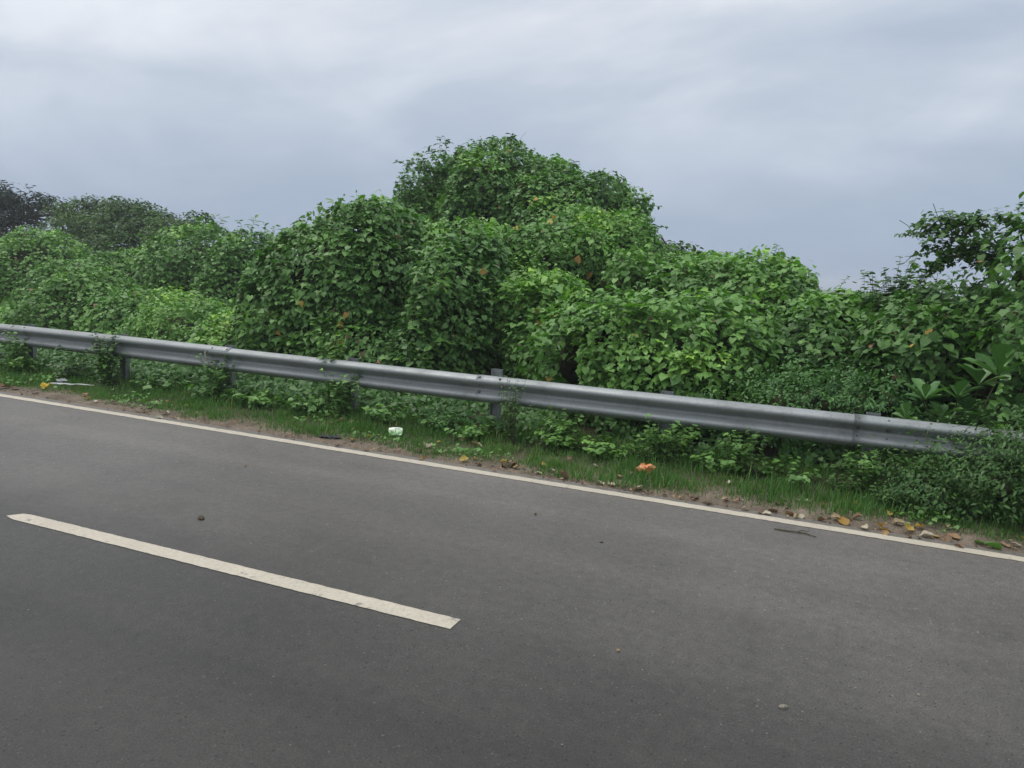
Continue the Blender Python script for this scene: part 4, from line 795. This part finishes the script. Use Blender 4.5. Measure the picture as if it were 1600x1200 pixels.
tree('leafy_tree', 'grey-green leafy tree beside the dark spreading tree', [(112, 332, 27, 20, 24, 1.6), (150, 326, 27.3, 24, 22, 1.6), (128, 358, 26, 40, 26, 2), (160, 352, 26.5, 20, 24, 1.5), (120, 388, 25.5, 52, 26, 2)], 135, 27, 62, 'far', .19, 380, .18, gap=.40)
tree('leafy_tree', 'broader grey-green tree with a lumpy top, middle of the far trees', [(202, 326, 26, 26, 22, 1.7), (232, 340, 26, 22, 24, 1.5), (190, 352, 25.5, 40, 30, 2), (222, 368, 25, 34, 26, 1.6), (185, 388, 24.5, 50, 26, 2)], 205, 26, 63, 'far', .19, 380, .18, gap=.40)
tree('leafy_tree', 'smallest far tree peeping out right of the lumpy one', [(258, 346, 25, 13, 18, 1.1), (262, 370, 24.5, 22, 24, 1.3), (288, 356, 25, 15, 14, 1.0), (312, 340, 25, 13, 12, .9), (305, 360, 24.5, 24, 18, 1.1)], 270, 25, 64, 'far', .18, 420, .10, gap=.30)
tree('leafy_tree', 'dark green tree top behind the flat-topped mound, right of the tallest tree', [(1065, 402, 22, 30, 24, 1.6), (1040, 396, 22, 22, 22, 1.4), (1095, 408, 22, 20, 15, 1.2)], 1065, 22, 65, 'far', .2, 320, .14, gap=.36)
# low growth that closes the view to the horizon
rng = np.random.default_rng(71); n = 25000; Y = 13+rng.random(n)**1.6*60; X = rng.uniform(-1.9, 1.0, n)*Y
Z = -.75+1.75*n2d(X, Y, 2.6, 72)*rng.random(n)**.5+.35*n2d(X, Y, .7, 73); A = [np.stack([X, Y, Z], -1), rng.normal(0, .4, (n, 3))+up, rng.normal(0, 1, (n, 3))+np.array([0, -.4, -.4]), rng.uniform(.16, .38, n)*(.6+Y/50), np.clip(.1+.8*n2d(X, Y, 1.5, 74)*rng.random(n), 0, 1)]
tag(obj('undergrowth', leaf_mesh('undergrowth', A, 'heart_low', G['vine'], (0, 0, 0), rng)), 'green undergrowth covering the field behind the vine mounds', 'undergrowth', None, 'stuff')

n = 9000; X = rng.uniform(-170, 100, n); Y = rng.uniform(72, 84, n); H = .4+1.0*n2d(X, X*0, 7, 81)+.5*n2d(X, X*0, 1.6, 82); Z = -1.2+(H+1.2)*rng.random(n)**.6
A = [np.stack([X, Y, Z], -1), rng.normal(0, .5, (n, 3))+np.array([0, -.3, .8]), rng.normal(0, 1, (n, 3)), rng.uniform(.25, .6, n), np.clip(.1+.6*rng.random(n)*n2d(X, Z, 2.5, 83), 0, 1)]
tag(obj('far_thicket', leaf_mesh('far_thicket', A, 'heart_low', G['far'], (0, 0, 0), rng)), 'low far-off thicket along the horizon behind the vine mounds', 'thicket', None, 'stuff')
# ------------------------------------------------------------------ thin scattering volume added to lift dark tones, in place of window veil
mb = MB(); mb.box((-50, 150, 3.2), (372, 775, 6.0)); 
me = bpy.data.meshes.new('veil_haze'); me.from_pydata([tuple(v) for v in mb.v[0]], [], mb.f); me.update()
hm = bpy.data.materials.new('veil_haze'); hm.use_nodes = True; N = hm.node_tree.nodes; N.clear()
pv = N.new('ShaderNodeVolumePrincipled'); pv.inputs['Color'].default_value = (.93, .96, 1, 1); pv.inputs['Density'].default_value = .0012; pv.inputs['Anisotropy'].default_value = .2
ho = N.new('ShaderNodeOutputMaterial'); hm.node_tree.links.new(pv.outputs[0], ho.inputs['Volume']); me.materials.append(hm)
tag(obj('veil_haze', me), 'thin veil added over the road and the growth behind it to lift dark tones', None, None, 'stuff')
